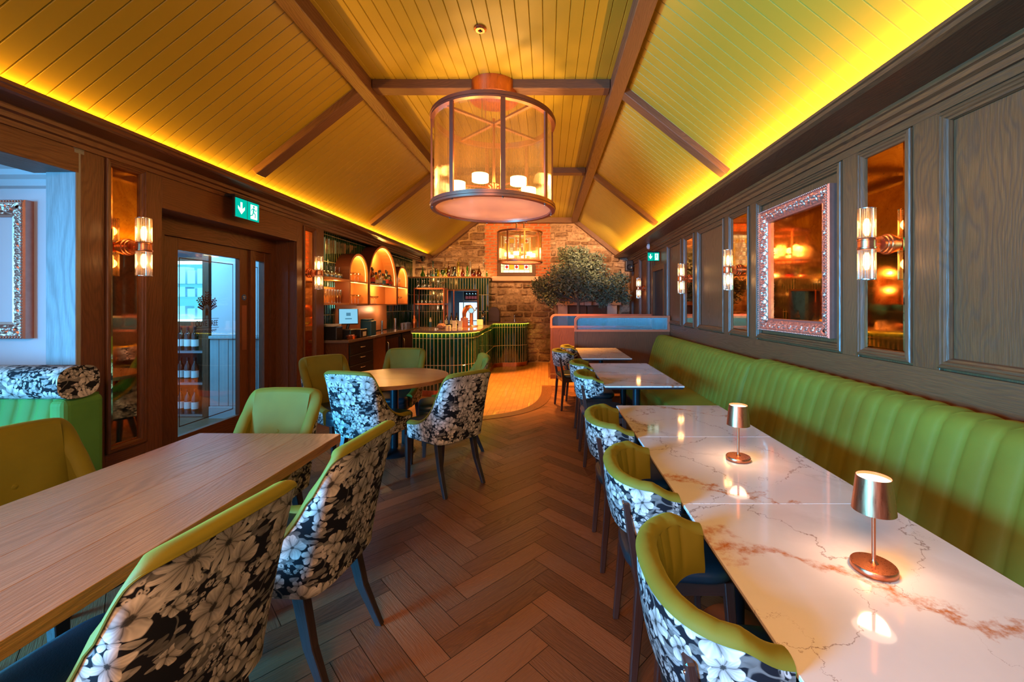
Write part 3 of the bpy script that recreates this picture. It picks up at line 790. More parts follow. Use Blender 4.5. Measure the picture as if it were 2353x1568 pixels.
while z < 3.65:
    hh = random.choice((0.11, 0.15, 0.18, 0.22, 0.14)); x = -3.4
    while x < 2.1:
        ww = random.uniform(0.16, 0.46); xe = min(x + ww, 2.12)
        zt = ZF + 0.02 - max(0, abs((x + xe) / 2 - XC) - HF) * math.tan(sl) + 0.1
        brickz = x < 0.07 and xe > -1.55 and z > 2.05
        if z < zt:
            if brickz:
                if x < -1.55: stone(x, -1.55, z, z + hh, 0)
                if xe > 0.07: stone(0.07, xe, z, z + hh, 0)
            elif random.random() < 0.25 and hh > 0.17:
                stone(x, xe, z, z + hh * 0.45, 0); stone(x, xe, z + hh * 0.45, z + hh, 0)
            else: stone(x, xe, z, z + hh, 0)
        x = xe
    z += hh
z = 2.06; r_ = 0
while z < 3.58:
    x = -1.55 - (0.11 if r_ % 2 else 0)
    while x < 0.07:
        xe = min(x + 0.22, 0.07 + (0.05 if r_ % 2 else 0)); stone(max(x, -1.60), xe, z, z + 0.075, 1); x += 0.22
    z += 0.075; r_ += 1
gable = struct(m.build('wall_back', ['stone', 'brick']))
m = MB()
for x0, x1, z0, z1 in ((-3.5, -2.46, 0, 3.9), (-2.46, -1.62, 1.9, 3.9), (-1.62, WX0, 0, 3.9), (WX0, WX1, 0, WZ0), (WX0, WX1, WZ1, 3.9), (WX1, 0.42, 0, 3.9), (0.42, 1.5, 1.4, 3.9), (1.5, 2.2, 0, 3.9)):
    m.bx(x0, x1, YB - 0.002, YB + 0.2, z0, z1)
m.bx(0.42, 1.5, YB + 0.19, YB + 0.2, 0, 1.4)
m.build('mortar_bed', 'mortar', gable)
# ------------------------------------------------------------------ gable fittings
# window_1: leaded stained glass, panes emit light as if daylit from behind
win = MB(); fw = 0.055
def mback(a, b, h): return (a, YB - h, b)
win.rings([(WX0 - 0.03, WX1 + 0.03, WZ0 - 0.03, WZ1 + 0.03, -0.02), (WX0 - 0.03, WX1 + 0.03, WZ0 - 0.03, WZ1 + 0.03, 0.045), (WX0 + fw, WX1 - fw, WZ0 + fw, WZ1 - fw, 0.045), (WX0 + fw, WX1 - fw, WZ0 + fw, WZ1 - fw, -0.05)], mback)
w1 = struct(win.build('window_1', 'oak_beam'))
gx0, gx1, gz0, gz1 = WX0 + fw, WX1 - fw, WZ0 + fw, WZ1 - fw
GP = [emit('glass_pale', (1.0, 0.80, 0.34), 1.5), emit('glass_yellow', (1.0, 0.50, 0.03), 1.2), emit('glass_red', (0.85, 0.03, 0.02), 1.0), emit('glass_rose', (1.0, 0.60, 0.42), 0.75), emit('glass_white', (1.0, 0.88, 0.62), 1.6)]
m = MB(); L = MB(); yg = YB + 0.02
def pane(x0, x1, z0, z1, mi): m.quad([(x0, yg, z0), (x1, yg, z0), (x1, yg, z1), (x0, yg, z1)], None, mi)
def lead(x0, x1, z0, z1): L.bx(x0 - 0.003, x1 + 0.003, yg - 0.010, yg - 0.001, z0 - 0.003, z1 + 0.003)
bw = 0.065
for x in (gx0, gx1 - bw):
    n = 6
    for k in range(n):
        za, zb = gz0 + (gz1 - gz0) * k / n, gz0 + (gz1 - gz0) * (k + 1) / n
        pane(x, x + bw, za, zb, 0); lead(x, x + bw, zb, zb)
for z in (gz0, gz1 - bw):
    n = 5; a, b = gx0 + bw, gx1 - bw
    for k in range(n):
        xa, xb = a + (b - a) * k / n, a + (b - a) * (k + 1) / n
        pane(xa, xb, z, z + bw, 4); lead(xb, xb, z, z + bw)
ix0, ix1, iz0, iz1 = gx0 + bw, gx1 - bw, gz0 + bw, gz1 - bw
lead(ix0, ix0, iz0, iz1); lead(ix1, ix1, iz0, iz1); lead(ix0, ix1, iz0, iz0); lead(ix0, ix1, iz1, iz1)
e = 0.022
pane(ix0, ix1, iz0, iz0 + e, 0); pane(ix0, ix1, iz1 - e, iz1, 0); pane(ix0, ix0 + e, iz0 + e, iz1 - e, 0); pane(ix1 - e, ix1, iz0 + e, iz1 - e, 0)
jx0, jx1, jz0, jz1 = ix0 + e, ix1 - e, iz0 + e, iz1 - e
lead(jx0, jx0, jz0, jz1); lead(jx1, jx1, jz0, jz1); lead(jx0, jx1, jz0, jz0); lead(jx0, jx1, jz1, jz1)
q = 0.115
xs = [jx0, jx0 + q, (jx0 + jx1 - q) / 2, (jx0 + jx1 + q) / 2, jx1 - q, jx1]
for zz, zt in ((jz0, jz0 + q), (jz1 - q, jz1)):
    for k in range(5):
        pane(xs[k], xs[k + 1], zz, zt, 4 if k % 2 == 0 else 1); lead(xs[k + 1], xs[k + 1], zz, zt)
        if k % 2 == 0:
            cx, cz, rr = (xs[k] + xs[k + 1]) / 2, (zz + zt) / 2, 0.036
            pp = [(cx + rr * math.cos(t_ * PI / 6), yg - 0.004, cz + rr * math.sin(t_ * PI / 6)) for t_ in range(12)]
            m.quad(pp, [(0, 0)] * 12, 2)
            lead(cx, cx, zz, cz - rr); lead(cx, cx, cz + rr, zt); lead(xs[k], cx - rr, cz, cz); lead(cx + rr, xs[k + 1], cz, cz)
lead(jx0, jx1, jz0 + q, jz0 + q); lead(jx0, jx1, jz1 - q, jz1 - q)
for x in (jx0, jx1 - q):
    pane(x, x + q, jz0 + q, jz1 - q, 1); lead(x, x, jz0 + q, jz1 - q); lead(x + q, x + q, jz0 + q, jz1 - q); lead(x, x + q, (jz0 + jz1) / 2, (jz0 + jz1) / 2)
kx0, kx1, kz0, kz1 = jx0 + q, jx1 - q, jz0 + q, jz1 - q
pane(kx0, kx1, kz0, kz0 + .02, 0); pane(kx0, kx0 + .025, kz0 + .02, kz1, 0); pane(kx1 - .025, kx1, kz0 + .02, kz1, 0)
kx0 += .025; kx1 -= .025; kz0 += .02
lead(kx0, kx0, kz0, kz1); lead(kx1, kx1, kz0, kz1); lead(kx0, kx1, kz0, kz0)
for r_ in range(5):
    for k in range(4):
        xa = kx0 + (kx1 - kx0) * k / 4; xb = kx0 + (kx1 - kx0) * (k + 1) / 4
        za = kz0 + (kz1 - kz0) * r_ / 5; zb = kz0 + (kz1 - kz0) * (r_ + 1) / 5
        pane(xa, xb, za, zb, 4 if (k + r_) % 2 else 3); lead(xb, xb, za, zb)
        cx, cz = (xa + xb) / 2, (za + zb) / 2
        for t_ in range(5):
            a = t_ * 2 * PI / 5 + k
            L2 = 0.026
            m.quad([(cx, yg - 0.003, cz), (cx + L2 * math.cos(a - .35) * .6, yg - 0.003, cz + L2 * math.sin(a - .35) * .6), (cx + L2 * math.cos(a), yg - 0.003, cz + L2 * math.sin(a)), (cx + L2 * math.cos(a + .35) * .6, yg - 0.003, cz + L2 * math.sin(a + .35) * .6)], None, 2 if r_ % 2 == 0 else 1)
    lead(kx0, kx1, zb, zb)
m.build('stained_pane', GP, w1); L.build('lead_came', 'blackmetal', w1)
m = MB(); m.bx(-1.38, -0.22, YB - 0.10, YB + 0.02, 2.03, 2.15); m.build('window_sill', 'sandstone', w1, bevel=0.012)

# fireplace surround
fp = thing('fireplace', 'pale dressed stone fireplace surround with keystone in the rubble gable', 'fireplace', (1.0, YB - 0.16, 0))
def fpp(name, *bs, mat='sandstone'):
    m = MB()
    for b_ in bs: m.bx(*b_)
    return m.build(name, mat, fp, bevel=0.012, segs=2)
fpp('lintel', (-0.82, -0.10, -0.03, 0.12, 1.43, 1.66), (0.12, 0.82, -0.03, 0.12, 1.43, 1.66))
m = MB(); m.prism([(-0.085, 1.425), (0.085, 1.425), (0.115, 1.74), (-0.115, 1.74)], -0.12, 0.06, M=Matrix.Rotation(R(90), 4, 'X') @ Matrix.Identity(4)); m.build('keystone', 'sandstone', fp, bevel=0.01, fixn=True)
fpp('jamb', (-0.74, -0.50, 0, 0.12, 0, 1.43)); fpp('jamb', (0.48, 0.72, 0, 0.12, 0, 1.43))
fpp('infill_board', (-0.50, -0.02, 0.13, 0.15, 0, 1.42), (0.0, 0.48, 0.13, 0.15, 0, 1.42), mat='oak')

# olive tree in front of the fireplace
tx, ty = 0.70, 9.25
tr = thing('olive_tree', 'bushy olive tree with a slim trunk growing behind the low screens before the stone gable', 'tree', (tx, ty, 0))
m = MB()
m.lathe([(0, 0), (0.20, 0), (0.24, 0.42), (0.22, 0.42), (0.21, 0.38), (0, 0.38)], seg=28); m.build('planter', 'blackmetal', tr)
m = MB()
tp = [(0, 0, 0.36), (0.01, 0, 0.8), (-0.01, 0.01, 1.2), (0.0, 0, 1.6), (0.02, 0, 1.9)]
m.tube(tp, [0.045, 0.040, 0.036, 0.034, 0.028], 10)
rnd = random.Random(5)
lobes = [(-0.72, 0, 1.72, 0.30), (-0.42, -0.1, 2.0, 0.40), (-0.05, 0.0, 2.25, 0.42), (-0.1, -0.25, 2.0, 0.40), (0.30, 0.05, 2.12, 0.40), (0.55, -0.1, 1.85, 0.38), (0.86, 0, 1.72, 0.26),
         (0.25, -0.25, 1.8, 0.34), (-0.3, 0.2, 1.75, 0.34), (0.05, 0.25, 2.58, 0.28), (-0.25, 0.0, 2.55, 0.26), (0.38, 0.15, 2.46, 0.22), (0.93, 0.0, 2.0, 0.22), (-0.86, -0.05, 1.86, 0.22),
         (0.62, -0.2, 1.62, 0.2), (-0.62, -0.1, 1.52, 0.14), (0.55, 0.1, 1.5, 0.12), (1.02, 0, 1.58, 0.14)]
for lx, ly, lz, lr in lobes:
    mid = (lx * 0.4, ly * 0.4, 1.55 + (lz - 1.55) * 0.35)
    m.tube([(0, 0, 1.5), mid, (lx, ly, lz)], [0.022, 0.014, 0.006], 6)
    for _ in range(5):
        a = rnd.uniform(0, 6.28); e_ = Vector((lx + lr * .8 * math.cos(a), ly + lr * .8 * math.sin(a), lz + rnd.uniform(-.5, .7) * lr))
        m.tube([mid, (Vector(mid) + e_) / 2 + Vector((0, 0, .03)), e_], [0.009, 0.006, 0.003], 5)
m.build('trunk', 'bark', tr)
m = MB()
for lx, ly, lz, lr in lobes:
    for _ in range(int(6500 * lr * lr) + 120):
        d = Vector((rnd.gauss(0, 1), rnd.gauss(0, 1), rnd.gauss(0, 1))).normalized() * (lr * rnd.uniform(0.35, 1.08))
        p = Vector((lx, ly, lz)) + Vector((d.x, d.y, d.z * 0.85))
        dirv = Vector((rnd.gauss(0, 1), rnd.gauss(0, 1), rnd.gauss(0, .7))).normalized()
        sd_ = dirv.cross(Vector((rnd.gauss(0, 1), rnd.gauss(0, 1), rnd.gauss(0, 1)))).normalized()
        ln = rnd.uniform(0.055, 0.095); wd = ln * 0.22
        up_ = dirv.cross(sd_) * 0.004
        m.quad([p, p + dirv * ln * .5 + sd_ * wd + up_, p + dirv * ln, p + dirv * ln * .5 - sd_ * wd + up_], None)
fo = m.build('foliage', 'leaf', tr); fo['kind'] = 'stuff'

# ------------------------------------------------------------------ booth screens
def screen(x0, x1, y, label):
    t_ = thing('booth_screen', label, 'screen', ((x0 + x1) / 2, y, 0), group='low screens at the far end of the booths')
    W = (x1 - x0) / 2
    m = MB(); m.bx(-W + 0.01, W, -0.03, 0.03, 0.10, 1.00, grain=2); m.build('panel', 'oak', t_, bevel=0.003)
    m = MB(); m.bx(-W, W, -0.038, 0.038, 0.0, 0.10, grain=0); m.build('plinth', 'oak', t_, bevel=0.003)
    m = MB(); m.bx(-W, -W + 0.05, -0.036, 0.036, 0.10, 1.0, grain=2); m.build('end_post', 'oak', t_, bevel=0.003)
    # copper frame with rounded upper-left corner
    def outl(e, r):
        a0, a1, b0, b1 = -W + e, W - e, 1.00 + e, 1.265 - e
        pts = [(a0, b0), (a1, b0), (a1, b1)]
        for k in range(9):
            a = R(90) + R(90) * k / 8
            pts.append((a0 + r + r * math.cos(a), b1 - r + r * math.sin(a)))
        return pts
    o1, o2 = outl(0, 0.09), outl(0.035, 0.075)
    m = MB()
    n = len(o1)
    for k in range(n):
        j = (k + 1) % n
        A, B, C, D = o1[k], o1[j], o2[j], o2[k]
        for yy, fl_ in ((-0.03, False), (0.03, True)):
            q = [(A[0], yy, A[1]), (B[0], yy, B[1]), (C[0], yy, C[1]), (D[0], yy, D[1])]
            if fl_: q.reverse()
            m.quad(q)
        m.quad([(A[0], 0.03, A[1]), (B[0], 0.03, B[1]), (B[0], -0.03, B[1]), (A[0], -0.03, A[1])])
        m.quad([(D[0], -0.03, D[1]), (C[0], -0.03, C[1]), (C[0], 0.03, C[1]), (D[0], 0.03, D[1])])
    m.build('frame', 'terracotta', t_)
    m = MB(); N = int((x1 - x0) / 0.008)
    a0, a1 = -W + 0.03, W - 0.03
    def gf(u, v):
        x = a0 + (a1 - a0) * u; top = 1.232
        dx = x - a0
        if dx < 0.075: top = 1.157 + math.sqrt(max(0, 0.075 ** 2 - (0.075 - dx) ** 2))
        return (x, -0.006 + 0.003 * math.cos(u * N * PI), 1.033 + (top - 1.033) * v)
    m.grid(gf, N * 2, 1); m.build('reeded_glass', 'reed', t_)
screen(0.45, XR - 0.005, 6.90, 'low dark oak booth screen, the near one at the end of the green bench')
screen(0.055, XR - 0.005, 8.05, 'low dark oak booth screen, the farther one in front of the olive tree')

# ------------------------------------------------------------------ long bench on the right
def bench_back(name_parent, y0, y1, zt, cw):
    # section in XZ from the seat crease up the front, over the top, down the rear
    P = [(1.665, 0.44), (1.672, 0.50), (1.70, 0.62), (1.735, 0.76), (1.775, zt - 0.10), (1.795, zt - 0.05), (1.83, zt - 0.012), (1.88, zt), (1.96, zt - 0.004), (2.02, zt - 0.03), (2.035, zt - 0.08), (2.04, 0.44)]
    n = max(1, round((y1 - y0) / cw)); cw_ = (y1 - y0) / n; SU = 8
    m = MB()
    def fn(u, v):
        y = y0 + (y1 - y0) * u; k = u * n; ph = k - math.floor(k)
        b = abs(math.sin(PI * ph)) ** 0.45
        t_ = v * (len(P) - 1); i = min(int(t_), len(P) - 2); f_ = t_ - i
        x = P[i][0] + (P[i + 1][0] - P[i][0]) * f_; z = P[i][1] + (P[i + 1][1] - P[i][1]) * f_
        dx, dz = P[i + 1][0] - P[i][0], P[i + 1][1] - P[i][1]; l = math.hypot(dx, dz)
        d = (b - 1) * 0.016
        e = min(1.0, min(u, 1 - u) * (y1 - y0) / 0.05); d -= (1 - math.sqrt(max(0, 1 - (1 - e) ** 2))) * 0.035
        return (x - dz / l * d, y, z + dx / l * d)
    m.grid(fn, n * SU, 22, lambda u, v: (u * (y1 - y0), v))
    m.quad([(p[0] + (0.02 if i < 6 else 0), y0 + 0.012, p[1] - (0.02 if 5 < i < 10 else 0)) for i, p in enumerate(P)][::-1])
    m.quad([(p[0] + (0.02 if i < 6 else 0), y1 - 0.012, p[1] - (0.02 if 5 < i < 10 else 0)) for i, p in enumerate(P)])
    return m.build('backrest', 'velvet', name_parent)
be = thing('bench', 'long green velvet channel-backed bench along the panelled right-hand wall', 'bench', (0, 0, 0))
bench_back(be, 0.10, 3.66, 0.985, 0.118); bench_back(be, 3.68, 6.84, 0.955, 0.105)
def rbox(m, x0, x1, y0, y1, z0, z1, r=0.03):
    m.bx(x0, x1, y0, y1, z0, z1)
m = MB(); m.bx(1.17, 1.70, 0.10, 3.66, 0.34, 0.47); m.build('seat', 'velvet', be, bevel=0.035, segs=4)
m = MB(); m.bx(1.17, 1.70, 3.68, 6.84, 0.34, 0.47); m.build('seat', 'velvet', be, bevel=0.035, segs=4)
m = MB(); m.bx(1.20, 2.03, 0.12, 6.83, 0.09, 0.345); m.build('seat_box', 'velvet', be, bevel=0.01)
m = MB(); m.bx(1.24, 2.03, 0.12, 6.83, 0.0, 0.09); m.build('plinth', 'legwood', be)

# side-room bench with floral bolster (far left)
sb = thing('side_bench', 'green channel-backed bench with a floral bolster at the left edge, in the side room', 'bench', (0, 0, 0))
m = MB(); X0, X1 = -5.6, -2.86; n = round((X1 - X0 - 0.12) / 0.105)
def sbf(u, v):
    x = X0 + (X1 - 0.10 - X0) * u; k = u * n; b = abs(math.sin(PI * (k - math.floor(k)))) ** 0.45
    z = 0.42 + 0.48 * v; y = 2.43 + 0.03 * v - 0.03 * math.sin(PI * min(1, v * 1.05))
    return (x, y + (1 - b) * 0.022, z)
m.grid(sbf, n * 8, 8, flip=False)
m.build('backrest', 'velvet2', sb)
m = MB(); m.bx(-2.96, -2.855, 2.425, 2.66, 0.02, 0.90); m.build('end_pad', 'velvet2', sb, bevel=0.04, segs=4)
m = MB(); m.bx(X0, -2.90, 2.47, 2.66, 0.02, 0.90); m.build('back_frame', 'velvet2', sb)
m = MB(); m.bx(X0, -2.86, 1.95, 2.47, 0.12, 0.45); m.build('seat', 'velvet2', sb, bevel=0.04, segs=4)
m = MB(); m.bx(X0, -2.90, 2.02, 2.62, 0.0, 0.12); m.build('plinth', 'legwood', sb)
m = MB()
def bol(u, v):
    a = 2 * PI * v; r = 0.098; ex = 1.0 if 0.0 < u < 1.0 else 0.97
    sx = abs(math.cos(a)) ** 0.7 * math.copysign(1, math.cos(a)); sz = abs(math.sin(a)) ** 0.7 * math.copysign(1, math.sin(a))
    uu = -5.6 + (2.87 - 0.13) * u if False else X0 + (-2.845 - X0) * u
    return (uu, 2.50 + 0.115 * sx * ex, 0.995 + r * sz * ex)
m.grid(bol, 40, 28, lambda u, v: (u * 2.75, v * 0.66), flip=True)
cp = [(-2.845, 2.50 + 0.115 * abs(math.cos(2*PI*k/28)) ** 0.7 * math.copysign(1, math.cos(2*PI*k/28)), 0.995 + 0.098 * abs(math.sin(2*PI*k/28)) ** 0.7 * math.copysign(1, math.sin(2*PI*k/28))) for k in range(28)]
m.quad(cp, [(p[1], p[2]) for p in cp])
bo = m.build('bolster', 'floral', sb); 

# side room: plaster wall with crown moulding, window wall, copper picture frame
m = MB(); m.bx(-7.1, XL - 0.20, 2.90, 3.0, 0, 2.62); wf = struct(m.build('wall_front', 'white'))
m = MB(); cr = [(2.72, 2.44), (2.73, 2.44), (2.75, 2.40), (2.79, 2.385), (2.80, 2.35), (2.84, 2.33), (2.86, 2.29), (2.90, 2.28)]
v = 0
for a, b in zip(cr[:-1], cr[1:]):
    m.quad([(-7.0, a[0], a[1]), (-7.0, b[0], b[1]), (-3.36, b[0], b[1]), (-3.36, a[0], a[1])])
m.quad([(-3.36, 2.72, 2.44)] + [(-3.36, a, b) for a, b in cr] + [(-3.36, 2.90, 2.44)])
trim(m, 'white', 0)
m = MB(); m.bx(-7.1, XL - 0.1, Y0, 2.95, 2.44, 2.50); struct(m.build('ceiling.001', 'white'))
m = MB(); m.bx(-7.15, -7.05, Y0, 3.0, 0, 2.5); struct(m.build('wall_side_room', 'white'))

def ornate(name, label, cat, mp, a0, a1, b0, b1, fwid, hgt, mirror, group=None):
    t_ = thing(name, label, cat, group=group)
    m = MB()
    m.rings([(a0, a1, b0, b1, 0.0), (a0, a1, b0, b1, hgt * .8), (a0 + .008, a1 - .008, b0 + .008, b1 - .008, hgt), (a0 + .02, a1 - .02, b0 + .02, b1 - .02, hgt * .9),
             (a0 + fwid * .85, a1 - fwid * .85, b0 + fwid * .85, b1 - fwid * .85, hgt * .45), (a0 + fwid, a1 - fwid, b0 + fwid, b1 - fwid, hgt * .5), (a0 + fwid, a1 - fwid, b0 + fwid, b1 - fwid, 0.004)], mp)
    fr = m.build('frame', 'rose', t_)
    # relief of scrolling acanthus leaves and a beaded edge
    m = MB()
    for (p0, p1, hor) in (((a0, b0), (a1, b0), 1), ((a1, b0), (a1, b1), 0), ((a1, b1), (a0, b1), 1), ((a0, b1), (a0, b0), 0)):
        Lx = math.dist(p0, p1); d = ((p1[0] - p0[0]) / Lx, (p1[1] - p0[1]) / Lx); nrm = (-d[1], d[0])
        N = int(Lx / 0.0065)
        def fn(u, v):
            s_ = fwid * 0.2 + (Lx - fwid * 0.4) * u
            w0 = 0.022 + (fwid * .86 - 0.022) * v
            s_ = min(max(s_, w0), Lx - w0)
            k = s_ / 0.075; ph = k % 1.0; par = int(k) % 2
            vv = v if par else 1 - v
            cx, cv = 0.5, 0.42
            rr = math.hypot((ph - cx) * 1.2, (vv - cv)); th = math.atan2(vv - cv, (ph - cx))
            sp = 0.5 + 0.5 * math.cos(th * 1.0 + rr * 17)
            lf = 0.5 + 0.5 * math.cos(th * 5 + rr * 6)
            hh = hgt * (0.92 - 0.45 * v) + 0.022 * (sp ** 1.5 * 0.75 + lf * 0.4) * math.sin(PI * min(1, max(0, v))) ** .5 * (0.6 + 0.4 * math.sin(PI * ph))
            return mp(p0[0] + d[0] * s_ + nrm[0] * w0, p0[1] + d[1] * s_ + nrm[1] * w0, hh)
        m.grid(fn, N, 14)
        nb = int(Lx / 0.02)
        for k in range(nb):
            s_ = (k + .5) * Lx / nb
            c = mp(p0[0] + d[0] * s_ + nrm[0] * 0.012, p0[1] + d[1] * s_ + nrm[1] * 0.012, hgt + 0.002)
            m.lathe([(0, -0.008), (0.006, -0.005), (0.008, 0), (0.006, 0.005), (0, 0.008)], c, 6)
    m.build('carved_relief', 'rose', t_)
    if mirror:
        m = MB(); q = fwid - 0.004
        m.quad([mp(a0 + q, b0 + q, 0.012), mp(a1 - q, b0 + q, 0.012), mp(a1 - q, b1 - q, 0.012), mp(a0 + q, b1 - q, 0.012)]); m.build('mirror_glass', mirror, t_, fixn=False)
    return t_
fm = ornate('picture_frame', 'large copper scrollwork mirror in the middle of the panelled right-hand wall', 'mirror', mpx(XR + 0.02, -1), 2.93, 3.90, 1.22, 2.33, 0.115, 0.075, 'mirror')
ornate('picture_frame', 'copper scrollwork frame on the white side-room wall, cut by the left edge', 'picture frame', mpy(2.90), -5.0, -3.62, 1.225, 2.19, 0.115, 0.06, MT['white'])

# strip mirrors set in the panelling
def strip_mirror(mp, a0, a1, b0, b1, label):
    m = MB()
    m.rings([(a0, a1, b0, b1, 0.0), (a0, a1, b0, b1, 0.004), (a0 + 0.018, a1 - 0.018, b0 + 0.018, b1 - 0.018, 0.009), (a0 + (a1 - a0) / 2, a0 + (a1 - a0) / 2, b0 + 0.3, b1 - 0.3, 0.009)], mp)
    return tag(m.build('wall_mirror', 'mirror'), label, 'mirror', 'antiqued copper strip mirrors behind the wall lights')
for (a, b, lb) in ((2.36, 2.66, 'widest antiqued copper strip mirror on the right wall, nearest the camera'), (4.22, 4.58, 'tall antiqued copper strip mirror just beyond the big carved mirror on the right'),
                   (5.79, 6.11, 'narrow far copper strip mirror on the right wall above the bench end')):
    strip_mirror(mpx(XR + 0.016, -1), a, b, 1.18, 2.42, lb)
strip_mirror(mpx(XL - 0.016, 1), 2.94, 3.15, 0.44, 2.46, 'tall antiqued copper strip mirror beside the blue-lit pilaster, reaching low')
strip_mirror(mpx(XL - 0.016, 1), 5.29, 5.49, 0.70, 2.43, 'narrow copper strip mirror between the glass door and the bar shelves')

# ------------------------------------------------------------------ wall lights
def sconce(loc, s, label, power=3.4):
    """s = +1: wall on the left, light faces +X"""
    t_ = thing('wall_light', label, 'wall light', loc, 0 if s > 0 else PI, 'ribbed glass wall lights')
    m = MB(); m.lathe([(0, 0), (0.062, 0), (0.062, 0.012), (0.054, 0.014), (0.054, 0.03), (0.048, 0.032), (0.048, 0.05), (0.0, 0.052)], axis='x', seg=32); m.build('backplate', 'copper', t_)
    m = MB(); m.tube([(0.04, 0, 0), (0.09, 0, 0)], 0.008, 10); m.build('arm', 'copper', t_)
    m = MB(); m.lathe([(0.0, -0.034), (0.048, -0.034), (0.050, -0.030), (0.050, -0.020), (0.047, -0.018), (0.047, 0.018), (0.050, 0.020), (0.050, 0.030), (0.048, 0.034), (0, 0.034)], (0.125, 0, 0), seg=32); m.build('collar', 'copper', t_)
    for sg in (1, -1):
        m = MB(); a, b = (0.036, 0.215)
        m.lathe([(0.041, sg * a), (0.041, sg * b)], (0.125, 0, 0), seg=96, rib=24, ribd=0.006)
        g_ = m.build('glass_tube', 'sconce_glass', t_)
        m = MB(); m.lathe([(0.040, sg * (b - 0.004)), (0.048, sg * (b - 0.004)), (0.048, sg * b), (0.040, sg * b)], (0.125, 0, 0), seg=32); m.build('tube_rim', 'chrome', g_)
        m = MB(); m.lathe([(0, sg * 0.05), (0.010, sg * 0.052), (0.017, sg * 0.07), (0.019, sg * 0.12), (0.012, sg * 0.15), (0, sg * 0.158)], (0.125, 0, 0), seg=12); m.build('bulb', 'bulb', t_)
        point('wall_light_glow', (0.125, 0, sg * 0.12), power, (1, 0.50, 0.16), 0.035, t_)
    return t_
for x, y, z, s, lb in ((XR + 0.008, 2.49, 1.83, -1, 'nearest ribbed wall light on the right, in front of the widest strip mirror'),
                       (XR + 0.008, 4.40, 1.83, -1, 'second ribbed wall light on the right, just past the big carved mirror'),
                       (XR + 0.008, 5.95, 1.83, -1, 'third ribbed wall light on the right, over the end of the bench'),
                       (XR + 0.02, 8.78, 1.80, -1, 'farthest ribbed wall light on the right, past the dark doorway'),
                       (XL - 0.008, 3.06, 1.89, 1, 'ribbed wall light beside the blue-lit pilaster on the left'),
                       (XL - 0.008, 5.40, 1.87, 1, 'ribbed wall light between the glass door and the bar shelves')):
    sconce((x, y, z), s, lb)

# ------------------------------------------------------------------ pendants
def pendant(x, y, zb, zt, Rr, label, nbar=8, power=60):
    t_ = thing('pendant_lantern', label, 'pendant light', (x, y, zb), group='drum lanterns of ribbed glass and copper')
    H = zt - zb; sc = Rr / 0.6
    def ring(z0, z1, r0, r1, nm):
        m = MB(); m.lathe([(r0, z0), (r1, z0), (r1, z0 + (z1 - z0) * .35), (r1 + 0.006, z0 + (z1 - z0) * .4), (r1 + 0.006, z0 + (z1 - z0) * .7), (r1, z0 + (z1 - z0) * .75), (r1, z1), (r0, z1), (r0, z0)], seg=96)
        return m.build(nm, 'bronze', t_)
    rb = ring(0, 0.055 * sc, Rr - 0.045 * sc, Rr, 'lower_ring'); ring(H - 0.055 * sc, H, Rr - 0.045 * sc, Rr, 'upper_ring')
    for k in range(nbar):
        a = 2 * PI * (k + 0.33) / nbar
        m = MB(); rot = Matrix.Rotation(a, 3, 'Z')
        m.box(rot @ Vector((Rr - 0.012, 0, H / 2)), (0.016, 0.04 * sc, H - 0.10 * sc), rot=rot); m.build('upright', 'bronze', t_)
        m = MB(); m.lathe([(0, -0.014), (0.008, -0.012), (0.008, -0.004), (0.005, 0.0)], rot @ Vector((Rr - 0.02, 0, 0)), 8); m.build('stud', 'chrome', rb)
    m = MB(); nr = int(2 * PI * Rr / 0.014); zz0, zz1 = 0.05 * sc, H - 0.05 * sc
    m.lathe([(Rr - 0.04 * sc, zz0), (Rr - 0.04 * sc, zz1)], seg=nr * 5, rib=nr, ribd=0.005); m.build('ribbed_drum', 'pend_glass', t_)
    m = MB(); m.lathe([(0, 0.018), (Rr - 0.045 * sc, 0.018), (Rr - 0.045 * sc, 0.024), (0, 0.024)], seg=64); m.build('diffuser', 'frost', t_)
    # lamp cluster
    nb = 6
    m = MB(); m.lathe([(0, 0.20 * sc), (0.05, 0.20 * sc), (0.05, 0.26 * sc), (0.014, 0.28 * sc), (0.014, H + 0.02), (0.0, H + 0.02)], seg=16)
    for k in range(nb):
        a = 2 * PI * k / nb + 0.3
        m.tube([(0.03 * math.cos(a), 0.03 * math.sin(a), 0.23 * sc), (0.33 * sc * math.cos(a), 0.33 * sc * math.sin(a), 0.23 * sc)], 0.008, 6)
    m.build('lamp_spider', 'copper', t_)
    for k in range(nb):
        a = 2 * PI * k / nb + 0.3
        m = MB(); r_ = 0.075 * sc
        m.lathe([(0, 0.19), (r_, 0.19), (r_, 0.255), (0, 0.255)], (0.35 * sc * math.cos(a), 0.35 * sc * math.sin(a), (0.23 * sc - 0.23) + 0.0), 16)
        m.build('bulb', 'bulb_hot', t_)
        point('lantern_glow', (0.35 * sc * math.cos(a), 0.35 * sc * math.sin(a), 0.36 * sc), power / nb, (1, 0.50, 0.14), 0.06, t_)
    # canopy and stem
    zc = ZF - zb
    m = MB(); m.lathe([(0.225 * sc, zc), (0.235 * sc, zc), (0.235 * sc, zc - 0.14), (0.0, zc - 0.14)], seg=64); m.build('canopy', 'copper', t_)
    for k in range(4):
        a = 2 * PI * k / 4 + .78
        m = MB(); m.tube([(0.14 * sc * math.cos(a), 0.14 * sc * math.sin(a), zc - 0.14), (0.14 * sc * math.cos(a), 0.14 * sc * math.sin(a), H - 0.02)], 0.006, 8); m.build('hanger_rod', 'chrome', t_)
    m = MB(); 
    for k in range(2):
        rot = Matrix.Rotation(PI / 2 * k + .78, 3, 'Z'); m.box((0, 0, H - 0.03 * sc), (2 * Rr - 0.06, 0.03 * sc, 0.02), rot=rot)
    m.build('top_cross', 'bronze', t_)
    return t_
